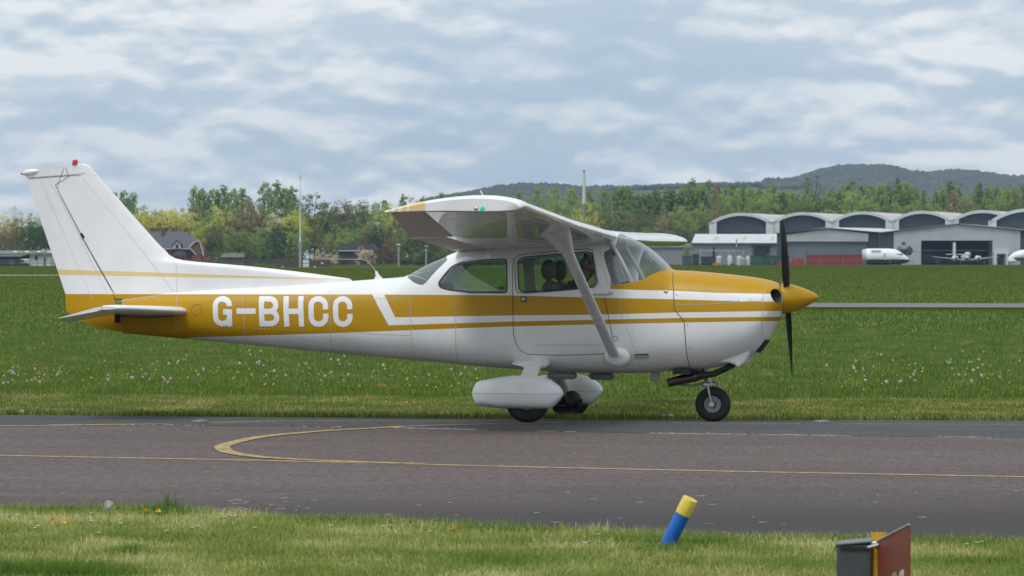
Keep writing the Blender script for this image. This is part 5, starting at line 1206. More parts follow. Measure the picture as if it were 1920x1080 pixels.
crates(1279, 1298, 479, 498, 2, 4, M_cb, 800, 'Blue plastic', 'blue crates stacked by the workshop')
crates(1313, 1337, 480.5, 498, 3, 4, M_ck, 800, 'Dark', 'dark crates stacked by the workshop')
container(1299, 1311, 476, 498, 802, M_gr2, 'narrow dark bin between the blue and the dark crates', 4, 'bin', 'waste_bin', 1.2)
container(1337, 1353, 493, 498.5, 798, mat('crate_orange', (.50, .24, .06), .6), 'low orange box in front of the workshop', 4, 'box', 'orange_box', 1.2)
for i, (a, c, t) in enumerate(((1343, 1353, 480), (1364, 1373, 479), (1381, 1391, 480), (1386, 1400, 484), (1399, 1406, 480))):
    f = Far('storage_tank', (a+c)/2, 812, label='%s pale storage tank from the left before the workshop wall' % ORD[i], category='tank', group='pale tanks by the workshop'); q = MB(); r_ = (c-a)/2*f.k; q.lathe((0, 0, 0), (0, 0, 1), [(0, r_), (f.z(t)*.85, r_), (f.z(t), r_*.5)], 12); q.build('tank_body', [mat('tank_white', (.5, .52, .54), .6), M_block][i == 3], f.root, smooth=40)
    q = MB(); q.lathe((0, 0, f.z(t)), (0, 0, 1), [(-.02, r_*.3), (.12, r_*.3)], 10); q.build('lid', M_frame, f.root)

# airliner nose section on the grass
def loftx(q, ST, n=24, flat=0):
    q.rings([[(x, r1*math.cos(t), zc+r2*math.sin(t)) for t in [2*math.pi*i/n for i in range(n)]] for x, r1, zc, r2 in ST])
f = Far('airliner_nose_section', 1660, 840, label='white and navy cut-off airliner nose section facing right before the hangars', category='aircraft part')
k = f.k; zb, zt_n = f.z(496), f.z(466); x = f.x
M_air = bpy.data.materials.new('airliner_paint'); M_air.use_nodes = True; t = M_air.node_tree; b = t.nodes['Principled BSDF']; tc = t.nodes.new('ShaderNodeTexCoord'); sp = t.nodes.new('ShaderNodeSeparateXYZ'); t.links.new(tc.outputs['Object'], sp.inputs[0])
cmpn = t.nodes.new('ShaderNodeMath'); cmpn.operation = 'GREATER_THAN'; cmpn.inputs[1].default_value = f.z(486.5); t.links.new(sp.outputs[2], cmpn.inputs[0]); mxn = t.nodes.new('ShaderNodeMix'); mxn.data_type = 'RGBA'; t.links.new(cmpn.outputs[0], mxn.inputs[0]); mxn.inputs[6].default_value = (.008, .03, .10, 1); mxn.inputs[7].default_value = (.80, .80, .80, 1); t.links.new(mxn.outputs[2], b.inputs['Base Color']); b.inputs['Roughness'].default_value = .35
H2 = (zt_n-zb)/2; zc = zb+H2
q = MB(); loftx(q, [(x(1623), 1.7, zc, H2*.98), (x(1635), 1.75, zc, H2), (x(1668), 1.75, zc, H2), (x(1678), 1.7, zc-.05, H2*.95), (x(1686), 1.55, zc-.25, H2*.82), (x(1693), 1.3, zc-.5, H2*.62), (x(1700), .9, zc-.72, H2*.40), (x(1704), .45, zc-.82, H2*.2), (x(1705.5), .1, zc-.86, .05)]); q.build('fuselage_section', M_air, f.root, smooth=40)
q = MB(); loftx(q, [(x(1616.5), 1.2, zc+.2, H2*.72), (x(1619), 1.45, zc+.15, H2*.82), (x(1624), 1.5, zc+.1, H2*.85)]); q.build('rear_bulkhead', M_frame, f.root, smooth=40)
for i, u in enumerate((1680.5, 1685, 1689.5)):
    q = MB(); q.box((x(u), -1.38+.08*i, f.z(477)), (.36, .3, .34)); q.build('cockpit_window', glass_far, f.root)
f.box('cabin_door', 1655, 1659.5, 475, 487, -1.77, -1.6, M_frame)
f.box('cheat_line', 1632, 1650, 469, 471.5, -1.72, -1.5, mat('faded_lettering_band', (.45, .48, .55), .6))
for u in (1640, 1685): f.box('cradle', u-3, u+3, 494.5, 498, -1.2, 1.2, M_dk)
f = Far('jet_fighter', 1694, 850, label='old green-grey jet fighter seen nose-on beside the airliner nose', category='aircraft'); x = f.x
q = MB(); q.lathe((0, 0, f.z(467)), (0, -1, 0), [(-6, .5), (-2, 1.25), (0, 1.25), (1.2, 1.0), (2.2, .55), (2.8, .1)], 20); q.build('fuselage', mat('grey_green_camouflage', (.13, .19, .19), .5, var=.2, vs=1), f.root, smooth=50)
q = MB(); q.ball((0, -.2, f.z(456)), (.5, 1.2, .45)); q.build('canopy', mat('brown_canopy', (.10, .05, .04), .3), f.root, smooth=True)
q = MB(); q.lathe((x(1703), 1, f.z(470)), (0, -1, 0), [(-3, .8), (0, 1.15), (.3, 1.0)], 18); q.build('intake', mat('dull_maroon', (.10, .05, .05), .6), f.root, smooth=40); q = MB(); q.box((x(1694), 2, f.z(472)), (8.5, 2, .15)); q.build('wing', M_block, f.root)
for u in (1688, 1701): q = MB(); q.tube([(x(u), 0, f.z(472)), (x(u), 0, 0)], .12, 8); q.build('gear_leg', M_frame, f.root)
f = Far('parked_airliner_body', 1745, 866, label='navy blue aircraft body resting inside the left of the open doorway', category='aircraft'); x = f.x
q = MB(); loftx(q, [(x(1722), 1.8, 1.9, 1.8), (x(1740), 1.8, 1.9, 1.8), (x(1752), 1.3, 1.5, 1.4), (x(1766), .5, .8, .5), (x(1770), .1, .6, .1)]); q.build('fuselage', mat('deep_navy', (.015, .035, .09), .4), f.root, smooth=50); f.box('nose_window', 1742, 1748, 478, 481, -1.75, -1.4, glass_far)
def twin(u, d, label):
    f = Far('twin_engine_aircraft', u, d, label=label, category='aircraft'); x = lambda v_: f.x(v_+u-1812)
    q = MB(); q.lathe((0, 2, 1.7), (0, -1, -.02), [(-9, .1), (-4, .5), (0, .85), (2, .8), (3.4, .5), (4, .08)], 18); q.build('fuselage', mat('cream_silver', (.45, .45, .43), .45), f.root, smooth=50)
    q = MB(); q.add([(x(1749), 0, 1.95), (x(1812), -.4, 1.2), (x(1874), 0, 1.95), (x(1874), 1.0, 1.95), (x(1812), 1.8, 1.2), (x(1749), 1.0, 1.95)]+[(x(1749), 0, 1.87), (x(1812), -.4, .95), (x(1874), 0, 1.87), (x(1874), 1.0, 1.87), (x(1812), 1.8, .95), (x(1749), 1.0, 1.87)], [(0, 1, 4, 5), (1, 2, 3, 4), (6, 11, 10, 7), (7, 10, 9, 8), (0, 6, 7, 1), (1, 7, 8, 2), (3, 9, 10, 4), (4, 10, 11, 5), (0, 5, 11, 6), (2, 8, 9, 3)]); q.build('wing', M_pale, f.root)
    for s in (-1, 1):
        q = MB(); q.lathe((s*2.6, 0, 1.5), (0, -1, 0), [(-2.5, .3), (-1, .62), (1.2, .62), (1.7, .35), (2.2, .05)], 16); q.build('engine_nacelle', M_pale, f.root, smooth=50)
        q = MB(); q.lathe((s*2.6, -1.75, 1.5), (0, -1, 0), [(0, .3), (.3, .22), (.55, .03)], 12); q.build('spinner', M_rd2, f.root, smooth=50); q = MB(); q.box((s*2.6, -1.8, 1.5), (.14, .05, 2.2)); q.build('propeller', M_dk, f.root)
        q = MB(); q.tube([(s*2.6, 0, 1.1), (s*2.6, 0, 0)], .16, 8); q.build('gear_leg', M_dk, f.root)
    q = MB(); q.box((x(1797), 8, 3.4), (.5, 1.6, 3.4)); q.build('fin', M_pale, f.root); q = MB(); q.box((x(1797), 8, 2.4), (3.8, 1.2, .15)); q.build('tailplane', M_pale, f.root)
    q = MB(); q.ball((.2, -.5, 2.35), (.75, 1.0, .6)); q.build('cockpit', M_frame, f.root, smooth=True)
twin(1812, 845, 'pale twin-engined aircraft with red spinners facing out of the open hangar')
f = Far('parked_light_jet', 1905, 845, label='white parked aircraft cut off by the right picture edge', category='aircraft'); x = f.x
q = MB(); loftx(q, [(x(1888), .2, 1.3, .15), (x(1894), .7, 1.5, .6), (x(1902), 1.1, 1.9, 1.0), (x(1915), 1.2, 2.2, 1.2), (x(1960), 1.2, 2.3, 1.2)]); q.build('fuselage', M_air, f.root, smooth=50)
q = MB(); q.box((x(1915), -.9, 1.5), (3.5, 1.2, .25)); q.build('wing', M_dk, f.root); q = MB(); q.ball((x(1896), -1.2, .9), (1.1, .5, .5)); q.build('engine_pod', M_pale, f.root, smooth=True)
# wire fence across the far airfield, right part
def fence(name, u0, u1, d, h, step, m, label, rails=2, rail_r=.03, post_r=.05):
    f = Far(name, (u0+u1)/2, d, label=label, category='fence'); n = int((f.x(u1)-f.x(u0))/step)
    pm = MB().lathe((0, 0, 0), (0, 0, 1), [(0, post_r), (h, post_r)], 6).mesh('post', m)
    for i in range(n+1): o = link('post', pm, f.root); o.location = (f.x(u0)+step*i, 0, 0)
    for j in range(rails): q = MB(); z = h*(.95-j*.8/max(1, rails)); q.box(((f.x(u0)+f.x(u1))/2, -post_r-.02, z), (f.x(u1)-f.x(u0), .03, rail_r*2)); q.build('rail', m, f.root)
    return f
fence('wire_fence', 1270, 1960, 790, 1.4, 5, mat('galvanised_post', (.3, .31, .31), .6), 'low wire fence along the grass in front of the hangars', 2, .012, .04)

# ---- left side: house, sheds, barns
M_brick = mat('red_brick', (.20, .060, .040), .85, var=.2, vs=3); M_slt = mat('slate_roof', (.085, .085, .10), .7, var=.12, vs=1.5); M_wht = mat('white_trim', (.6, .6, .6), .6)
f = Far('brick_house', 330, 930, label='brick house with big slate half-hipped roof and white dormer, seen past the fin', category='house')
f.box('wall', 262, 352, 463, 496, 0, 9, M_brick)
q = MB(); X_ = f.x; Z_ = f.z
ridge = [(X_(262), 4.5, Z_(434)), (X_(340), 4.5, Z_(434))]
q.add([(X_(258), -.6, Z_(466)), (X_(356), -.6, Z_(466)), (X_(340), 4.5, Z_(434)), (X_(262), 4.5, Z_(434)), (X_(258), 9.6, Z_(466)), (X_(356), 9.6, Z_(466)), (X_(368), 1.6, Z_(452)), (X_(372), 7, Z_(452))],
      [(0, 1, 6, 2, 3), (4, 5, 7, 2, 3), (2, 6, 7), (0, 3, 4), (0, 1, 5, 4)]); q.build('roof', M_slt, f.root)
f.prism('gable_wall', [(352, 496), (352, 466), (366, 453.5), (373, 453), (380, 470), (380, 496)], .3, 8.5, M_brick); f.prism('bargeboard', [(350, 467), (365, 452), (374, 451.5), (381, 470), (382, 480), (380, 480), (379, 470), (373.5, 453), (366, 453.5), (352, 468)], -.1, .3, M_wht)
f.prism('porch_roof', [(357, 465), (369, 466), (379, 476), (370, 478)], -2.2, 0, M_slt); f.prism('porch_trim', [(356, 465), (357.5, 464.5), (370.5, 477.5), (369.5, 478.5)], -2.4, -2.2, M_wht); f.box('porch_wall', 362, 378, 477, 496, -2.1, 0, M_brick)
f.prism('dormer', [(326, 466), (326, 458), (332.5, 452), (339, 458), (339, 466)], -.9, 2, M_wht); f.box('dormer_window', 329.5, 335.5, 458.5, 465, -1.0, -.88, glass_far)
f.prism('dormer_roof', [(323.5, 459.5), (332.5, 451), (341.5, 459.5), (341.5, 458), (332.5, 449.4), (323.5, 458)], -1.2, 2.4, M_slt); f.box('eaves_board', 258, 356, 465.8, 467, -.72, -.6, M_wht)
f.prism('bay_roof', [(325, 479), (332, 471), (345, 471), (352, 479)], -2, 0, M_slt); f.box('bay_wall', 326, 351, 479, 496, -1.9, 0, M_brick); f.box('window', 330, 337, 481, 489, -2.0, -1.88, glass_far); f.box('window', 341, 348, 481, 489, -2.0, -1.88, glass_far)
f.box('chimney', 300, 305, 427, 440, 3, 4.2, M_brick)
M_moss = mat('mossy_roof', (.17, .18, .14), .9, var=.25, vs=.6); M_blk = mat('black_boards', (.012, .012, .013), .8)
f = Far('long_shed', 40, 760, label='long low shed with mossy grey roof behind the rudder', category='shed')
f.box('wall', -60, 98, 476, 499, 0, 6, M_blk); q = MB(); q.add([(X, y, z) for X, y, z in ((f.x(-62), -.5, f.z(476)), (f.x(100), -.5, f.z(476)), (f.x(100), 5, f.z(469.5)), (f.x(-62), 5, f.z(469.5)), (f.x(-62), 5, f.z(470.2)), (f.x(100), 5, f.z(470.2)))], [(0, 1, 2, 3), (0, 4, 5, 1)]); q.build('roof', M_moss, f.root)
for a in (22, 44, 66, 86): 
    q = MB(); q.quad((f.x(a), 1.5, f.z(473.5)+.06), (f.x(a+7), 1.5, f.z(473.5)+.06), (f.x(a+7), 3.6, f.z(471.1)+.06), (f.x(a), 3.6, f.z(471.1)+.06)); q.build('skylight', M_wht, f.root, fix=False)
f.box('stable_door', 6, 14, 482, 496, -.1, .1, M_dk)
f = Far('black_barn', 15, 745, label='low black boarded barn at the far left picture edge', category='shed')
f.box('wall', -40, 36, 481, 499, 0, 5, M_blk); q = MB(); q.add([(f.x(-42), -.5, f.z(481)), (f.x(38), -.5, f.z(481)), (f.x(48), 5, f.z(477)), (f.x(-42), 5, f.z(477)), (f.x(-42), 5, f.z(477.8)), (f.x(48), 5, f.z(477.8))], [(0, 1, 2, 3), (0, 4, 5, 1)]); q.build('roof', M_slt, f.root); f.box('door', 20, 26, 485, 497, -.1, .1, M_slt)
f = Far('white_cottage', 76, 750, label='white rendered cottage between the black barn and the fin', category='cottage')
f.box('wall', 56, 97, 478.5, 499, 0, 5, mat('white_render', (.62, .62, .6), .8)); f.box('window', 65, 71, 480, 487, -.06, .1, glass_far); f.prism('roof', [(54, 479), (60, 474.5), (95, 474.5), (99, 479)], -.4, 5.4, M_moss); f.box('door', 82, 86, 483, 498, -.06, .1, M_slt)
f = Far('horse_trailer', 46, 735, label='small white trailer parked between the black barn and the cottage', category='trailer')
f.box('body', 39, 54, 485.5, 496, 0, 2, M_wht, .15); 
for u in (43, 49): q = MB(); q.lathe((f.x(u), -.1, .35), (0, 1, 0), [(0, .35), (.25, .35)], 14); q.build('wheel', M_black, f.root)
q = MB(); q.box((f.x(41.5), -.03, f.z(489)), (.8, .06, .5)); q.build('window', glass_far, f.root)
f = Far('garden_shed', 436, 880, label='low wooden shed with pale grey roof right of the brick house', category='shed')
f.box('wall', 417, 453, 482, 495, 0, 4, mat('red_brown_boards', (.15, .07, .05), .8)); f.prism('roof', [(413, 482.5), (420, 474.5), (455, 474.5), (458, 482.5)], -.5, 4.5, mat('weathered_grey_sheet', (.28, .29, .28), .8)); f.box('door', 430, 435, 484, 495, -.1, .1, M_dk)
f = Far('dark_barn', 658, 900, label='dark timber barn with grey sheeted roof behind the blossom trees', category='barn')
f.box('wall', 634, 700, 469, 496, 0, 8, mat('dark_timber', (.06, .045, .045), .85)); f.prism('roof', [(630, 470), (637, 457), (700, 457), (706, 470)], -.5, 8.5, mat('brown_grey_tiles', (.085, .07, .075), .8)); f.box('pale_band', 634, 700, 469.5, 471, -.6, -.4, M_wht)
for i in range(7): f.box('board_seam', 640+i*8.5, 640.7+i*8.5, 471.5, 495, -.05, .05, M_dk)
M_rail = mat('weathered_timber', (.15, .14, .125), .9)
fence('post_and_rail_fence', -60, 110, 700, 1.25, 2.6, M_rail, 'weathered post and rail fence before the long shed at far left', 3, .05, .07)
fence('post_and_rail_fence', 340, 560, 720, 1.3, 2.4, M_rail, 'weathered post and rail fence between the brick house and the mast', 3, .05, .07)
f = Far('brushwood_screen', 568, 640, label='brown brushwood screen fence around the foot of the mast', category='fence')
for i in range(12):
    a = 517+i*8.6; f.box('screen_panel', a, a+8.2, 487+rnd.uniform(-.4, .6), 501.5, 0, .15, mat('brushwood', (.085, .075, .055), .95, var=.3, vs=2, stretch=(6, 1, 1)) if i == 0 else bpy.data.materials['brushwood'])
for i, (u, v) in enumerate(((604, 493.5), (530, 501), (590, 500.5))): f.box('notice_plate', u-2.2, u+2.2, v-1.4, v+1.4, -.05, 0, M_wht)
f = Far('equipment_cabinet', 574, 620, label='pale grey equipment cabinet standing right beside the mast', category='cabinet')
f.box('upper_box', 568, 579, 487.5, 493.5, 0, .5, M_pale, .03); f.box('lower_box', 568, 579, 494.5, 500.5, 0, .5, M_pale, .03); f.box('pole', 571, 572.5, 487, 502, .5, .6, M_frame); f.box('door_gap', 573.2, 573.8, 488, 500, -.02, 0, M_slt)
f = Far('radio_mast', 563, 640, label='tall slender white radio mast rising above the trees behind the rear fuselage', category='mast')
q = MB(); q.lathe((0, 0, 0), (0, 0, 1), [(0, .27), (f.z(455), .24)], 12); q.build('lower_pole', mat('galvanised_grey', (.28, .32, .35), .5), f.root, smooth=30)
q = MB(); q.lathe((0, 0, f.z(455)), (0, 0, 1), [(0, .2), (.1, .26), (.5, .26), (.52, .17), (f.z(385)-f.z(455), .13)], 10); q.build('middle_pole', M_wht, f.root, smooth=30)
q = MB(); q.lathe((0, 0, f.z(385)), (0, 0, 1), [(0, .07), (f.z(337)-f.z(385), .045)], 8); q.build('whip', M_frame, f.root); q = MB(); q.lathe((0, 0, f.z(337)), (0, 0, 1), [(0, .10), (.7, .10), (.75, .03), (2.5, .02)], 8); q.build('tip_antenna', M_frame, f.root)
f = Far('white_pole', 1095, 560, label='white pole with small red tip standing behind the wing leading edge', category='pole')
q = MB(); q.lathe((0, 0, 0), (0, 0, 1), [(0, .20), (f.z(383), .19)], 12); q.build('lower_pole', mat('grey_pole', (.24, .27, .26), .6), f.root, smooth=30)
q = MB(); q.lathe((0, 0, f.z(383)), (0, 0, 1), [(0, .28), (.3, .29), (f.z(345)-f.z(383), .22), (f.z(323)-f.z(383), .19)], 12); q.build('upper_pole', M_wht, f.root, smooth=30); q = MB(); q.lathe((0, 0, f.z(323)), (0, 0, 1), [(0, .18), (.25, .15), (.3, .03)], 10); q.build('red_tip', M_rd2, f.root)
for u, v, l in ((747.5, 457, 'short grey lamp post left of the wing trailing edge'), (799, 460, 'faint slim lamp post below the wing flap')):
    f = Far('lamp_post', u, 700, label=l, category='lamp post'); q = MB(); q.lathe((0, 0, 0), (0, 0, 1), [(0, .17), (f.z(v+6), .14)], 8); q.build('post', mat('lamp_grey', (.3, .33, .34), .6) if u < 760 else M_block, f.root); q = MB(); q.box((0, 0, f.z(v+2)), (.7, .4, .3), bev=.08); q.build('lamp_head', M_wht if u < 760 else M_block, f.root); q = MB(); q.box((0, 0, f.z(v+10)), (.45, .3, .1)); q.build('bracket', M_frame, f.root)

# ------------------------------------------------------------------ trees
def leafmat(name, col, col2, rnd_=.18): return mat(name, col, .8, var=.3, vs=.5, obrand=rnd_, col2=col2, transl=.5, spec=.2, detail=2)
LM = {'poplar': leafmat('poplar_leaf', (0.217, 0.310, 0.062), (0.406, 0.496, 0.116)), 'yellow': leafmat('yellow_green_leaf', (0.597, 0.522, 0.081), (0.720, 0.720, 0.178)), 'round': leafmat('broad_leaf', (0.123, 0.162, 0.043), (0.271, 0.298, 0.081)),
      'olive': leafmat('olive_bare', (0.231, 0.186, 0.075), (0.434, 0.334, 0.152)), 'white': leafmat('white_blossom_leaf', (0.720, 0.718, 0.356), (0.720, 0.720, 0.677)), 'dark': leafmat('dark_leaf', (0.049, 0.094, 0.025), (0.123, 0.186, 0.045)),
      'pink': leafmat('pink_blossom', (0.542, 0.323, 0.214), (0.720, 0.694, 0.499)), 'rust': leafmat('rust_leaf', (.20, .11, .055), (.32, .18, .09)), 'lime': leafmat('lime_leaf', (0.434, 0.496, 0.026), (0.720, 0.720, 0.053)), 'shrub': leafmat('mid_shrub', (0.095, 0.149, 0.032), (0.217, 0.274, 0.062))}
M_bark = mat('bark', (.09, .075, .06), .9, var=.3, vs=1)
def crown_mesh(kind, seed):
    r = random.Random(seed); npr = np.random.default_rng(seed)
    cl = []                                         # clumps: x, y, z, radius (unit tree: height 1)
    if kind == 'poplar':
        for i in range(150): z = .07+.89*(i/149); w = .082*math.sin(math.pi*min(1, (z*.88+.13)))**.6+.004; a = r.uniform(0, 6.28); q = w*math.sqrt(r.uniform(0, 1))*r.choice((1, 1, 1.25)); cl.append((q*math.cos(a), q*math.sin(a), z+r.uniform(-.02, .02), r.uniform(.018, .034)*(1.15-z*.5)))
        n, ls = 15, .0095
    elif kind == 'bare':
        for i in range(40): z = r.uniform(.25, 1); w = .20*math.sin(math.pi*(z*.8+.1)); a = r.uniform(0, 6.28); q = w*math.sqrt(r.random()); cl.append((q*math.cos(a), q*math.sin(a), z*.97, r.uniform(.03, .06)))
        n, ls = 15, .010
    elif kind == 'round':
        for i in range(70): 
            t = Vector((r.gauss(0, 1), r.gauss(0, 1), r.gauss(0, 1))).normalized(); q = r.uniform(.35, 1); cl.append((t.x*.35*q, t.y*.35*q, .55+t.z*.40*q, r.uniform(.05, .09)))
        n, ls = 34, .0145
    else:
        for i in range(40):
            t = Vector((r.gauss(0, 1), r.gauss(0, 1), abs(r.gauss(0, .8)))).normalized(); q = r.uniform(.3, 1); cl.append((t.x*.62*q, t.y*.5*q, .08+t.z*.80*q, r.uniform(.10, .17)))
        n, ls = 30, .034
    V = []
    for (x, y, z, rad) in cl:
        m_ = max(4, int(n*(rad/.06 if kind == 'bare' else 1)*r.uniform(.6, 1.3)))
        o_ = npr.normal(0, 1, (m_, 3)); o_ /= np.linalg.norm(o_, axis=1)[:, None]; c = o_*rad*npr.uniform(.35, 1.05, (m_, 1))*np.array([1, 1, 1.5 if kind == 'poplar' else .85])+np.array([x, y, z])
        nn = o_*.7+np.array([x, y, 0])*(2.0 if kind != 'poplar' else 5.0)+np.array([0, 0, .55])+npr.normal(0, .45, (m_, 3)); nn /= np.linalg.norm(nn, axis=1)[:, None]   # leaves face outwards and up
        a = np.cross(nn, npr.normal(0, 1, (m_, 3))); a /= np.linalg.norm(a, axis=1)[:, None]; b_ = np.cross(nn, a); s = ls*npr.uniform(.6, 1.4, (m_, 1))
        V.append(np.stack([c-a*s, c-b_*s*.7, c+a*s, c+b_*s*.7], 1))
    V = np.concatenate(V).reshape(-1, 3); V[:, 2] = np.maximum(V[:, 2], .004); k = len(V)//4
    me = bpy.data.meshes.new('crown'); me.vertices.add(4*k); me.vertices.foreach_set('co', V.ravel()); me.loops.add(4*k); me.loops.foreach_set('vertex_index', np.arange(4*k, dtype=np.int32)); me.polygons.add(k); me.polygons.foreach_set('loop_start', (np.arange(k)*4).astype(np.int32)); me.update(calc_edges=True)
    q = MB(); top = {'poplar': .93, 'bare': .8, 'round': .7, 'shrub': .4}[kind]; q.tube([(0, 0, -.01), (.004, 0, top*.5), (0, .004, top)], [.013 if kind != 'shrub' else .03, .009, .002], 7)
    for i in range(16 if kind != 'shrub' else 8):
        x, y, z, rad = r.choice(cl); zb_ = max(.02, z-.18 if kind != 'shrub' else .05)*r.uniform(.75, 1); q.tube([(0, 0, min(zb_, top)), (x*.6, y*.6, (zb_+z)/2), (x, y, z)], [.005, .0035, .0015], 5)
    return me, q.mesh('trunk', M_bark)
PROTO = {k: [crown_mesh(k, 100*i+j) for j in range(5)] for i, k in enumerate(('poplar', 'bare', 'round', 'shrub'))}
MESHM = {}
def crown_for(shape, i, leaf):
    key = (shape, i, leaf)
    if key not in MESHM: m_ = PROTO[shape][i][0].copy(); m_.materials.clear(); m_.materials.append(LM[leaf]); MESHM[key] = m_
    return MESHM[key]
WORDS = {'poplar': 'slender fresh green poplar', 'yellow': 'yellow-green bushy willow', 'round': 'rounded dull green tree', 'olive': 'half-bare brown-olive tree', 'white': 'pale whitish blossoming tree', 'dark': 'dark green bushy tree', 'pink': 'pink blossoming tree', 'rust': 'rust-red leafy bush', 'lime': 'bright lime-yellow bush', 'shrub': 'mid-green shrub'}
def zone(u): return 'beyond the left picture edge' if u < -5 else 'beyond the right picture edge' if u > 1925 else 'left of the fin' if u < 60 else 'behind the fin' if u < 215 else 'behind the brick house' if u < 400 else 'behind the rear fuselage' if u < 640 else 'left of the wing tip' if u < 760 else 'behind the wing' if u < 1160 else 'left of the arched hangars' if u < 1330 else 'behind the arched hangars'
TREES = []
def tree(shape, leaf, u, vt, d, wide=1.0): TREES.append((shape, leaf, u, vt, d, wide))
SKY = [(215, 357, 'poplar'), (232, 354, 'poplar'), (250, 358, 'poplar'), (364, 346, 'poplar'), (380, 350, 'poplar'), (398, 351, 'poplar'), (420, 344, 'poplar'), (440, 350, 'poplar'), (455, 349, 'poplar'), (497, 338, 'poplar'), (519, 336, 'poplar'), (536, 349, 'poplar'), (549, 347, 'poplar')]
for u, v, k in SKY: tree('poplar', k, u, v, 1130, 1.35)
for u, v in ((373, 356), (389, 360), (409, 354), (430, 357), (447, 362), (508, 350), (528, 352), (543, 360), (241, 368), (224, 370), (467, 365)): tree('poplar', 'poplar', u, v, 1110, 1.4)
for u, v, w in ((-190, 380, 1), (-150, 386, 1), (-100, 378, 1), (-60, 382, 1), (-28, 379, 1), (8, 383, 1), (40, 381, 1), (70, 384, .9), (700, 395, .9)): tree('round', 'white', u, v, 1080, w)
for u, v in ((280, 386), (305, 381), (332, 374), (262, 392), (345, 392), (318, 405), (285, 410)): tree('round', 'yellow', u, v, 1060)
for u, v, lf in ((590, 353, 'round'), (650, 362, 'olive'), (670, 356, 'round'), (470, 366, 'olive'), (440, 385, 'olive'), (495, 378, 'olive'), (620, 385, 'round'), (555, 385, 'yellow'), (520, 385, 'white'), (478, 395, 'olive'), (430, 405, 'olive'), (400, 400, 'poplar')): tree('round', lf, u, v, 1040, .95)
for i, (u, v) in enumerate(((705, 366), (722, 372), (742, 364), (757, 362), (775, 361), (792, 366), (810, 363), (828, 358), (846, 366), (862, 360), (878, 364), (905, 360), (922, 356), (940, 361), (955, 352), (972, 355), (990, 349), (1008, 346), (1024, 350), (1040, 347), (1056, 344), (1072, 349), (1086, 352), (1103, 352), (1118, 347), (1135, 352))): tree(('round', 'poplar')[i % 2], 'poplar', u, v, 1120+7*(i % 5), 1.25 if i % 2 else .8)
for i, (u, v, s, lf) in enumerate(((1152, 356, 'poplar', 'poplar'), (1167, 346, 'poplar', 'poplar'), (1183, 356, 'poplar', 'poplar'), (1196, 362, 'round', 'poplar'), (1215, 357, 'poplar', 'poplar'), (1232, 362, 'round', 'olive'), (1250, 350, 'poplar', 'poplar'), (1265, 360, 'round', 'poplar'), (1283, 352, 'poplar', 'poplar'), (1298, 332, 'poplar', 'round'), (1312, 340, 'poplar', 'poplar'), (1328, 334, 'poplar', 'poplar'), (1345, 342, 'poplar', 'olive'), (1362, 346, 'poplar', 'poplar'), (1374, 342, 'poplar', 'round'), (1392, 352, 'poplar', 'poplar'), (1408, 348, 'poplar', 'poplar'), (1425, 352, 'poplar', 'round'), (1442, 350, 'poplar', 'poplar'), (1458, 358, 'poplar', 'round'), (1485, 354, 'poplar', 'poplar'),
    (1508, 328, 'bare', 'round'), (1528, 324, 'bare', 'round'), (1545, 340, 'bare', 'round'), (1562, 358, 'poplar', 'poplar'), (1580, 344, 'poplar', 'poplar'), (1597, 334, 'poplar', 'poplar'), (1614, 346, 'poplar', 'round'), (1630, 336, 'bare', 'olive'), (1650, 350, 'poplar', 'poplar'), (1668, 338, 'poplar', 'poplar'), (1684, 330, 'poplar', 'round'), (1700, 336, 'poplar', 'poplar'), (1716, 348, 'poplar', 'poplar'), (1740, 358, 'round', 'olive'), (1766, 345, 'poplar', 'poplar'), (1781, 332, 'poplar', 'poplar'), (1797, 345, 'poplar', 'poplar'), (1815, 358, 'round', 'olive'), (1836, 350, 'poplar', 'poplar'), (1852, 355, 'poplar', 'round'), (1868, 344, 'poplar', 'poplar'), (1884, 350, 'poplar', 'poplar'), (1902, 346, 'poplar', 'poplar'), (1925, 352, 'poplar', 'poplar'))): tree(s, lf, u, v, 1140+9*(i % 6), 1.3)
r = random.Random(21)
for u in range(1335, 2150, 11): tree(('poplar', 'round')[r.random() < .45], r.choice(['poplar', 'poplar', 'round', 'poplar', 'olive', 'poplar']), u+r.uniform(-5, 5), r.uniform(338, 368), 1105+r.uniform(-12, 12), 1.2 if r.random() < .5 else .9)
for u in range(1160, 1335, 11): tree('poplar', r.choice(['poplar', 'round', 'poplar']), u+r.uniform(-5, 5), r.uniform(340, 362), 1110, 1.4)
for u in range(205, 700, 13): tree('round', r.choice(['yellow', 'poplar', 'olive', 'round', 'poplar'] if u > 360 else ['yellow', 'yellow', 'poplar']), u+r.uniform(-5, 5), r.uniform(376, 400), 1085+r.uniform(-15, 15), .9)
for u in range(1150, 2150, 13): tree('round', r.choice(['poplar', 'round', 'olive', 'poplar', 'white' if u > 1470 else 'round']), u+r.uniform(-6, 6), r.uniform(372, 396), 1090+r.uniform(-20, 20), .85)
for u in range(700, 1150, 14): tree('round', r.choice(['poplar', 'round', 'poplar', 'yellow', 'poplar']), u+r.uniform(-6, 6), r.uniform(370, 398), 1090+r.uniform(-20, 20), .9)
for u in range(-240, 1290, 23): tree('round', r.choice(['olive', 'round', 'olive', 'poplar', 'round', 'poplar', 'dark'] if 100 < u else ['olive', 'dark', 'olive']), u+r.uniform(-8, 8), r.uniform(402, 432), 1000+r.uniform(-25, 25), 1.0)
for u in range(-240, 1290, 26): 
    if not 255 < u < 385: tree('shrub', r.choice(['dark', 'shrub', 'olive', 'shrub', 'round']), u+r.uniform(-8, 8), r.uniform(440, 466), 960+r.uniform(-20, 15), .9)
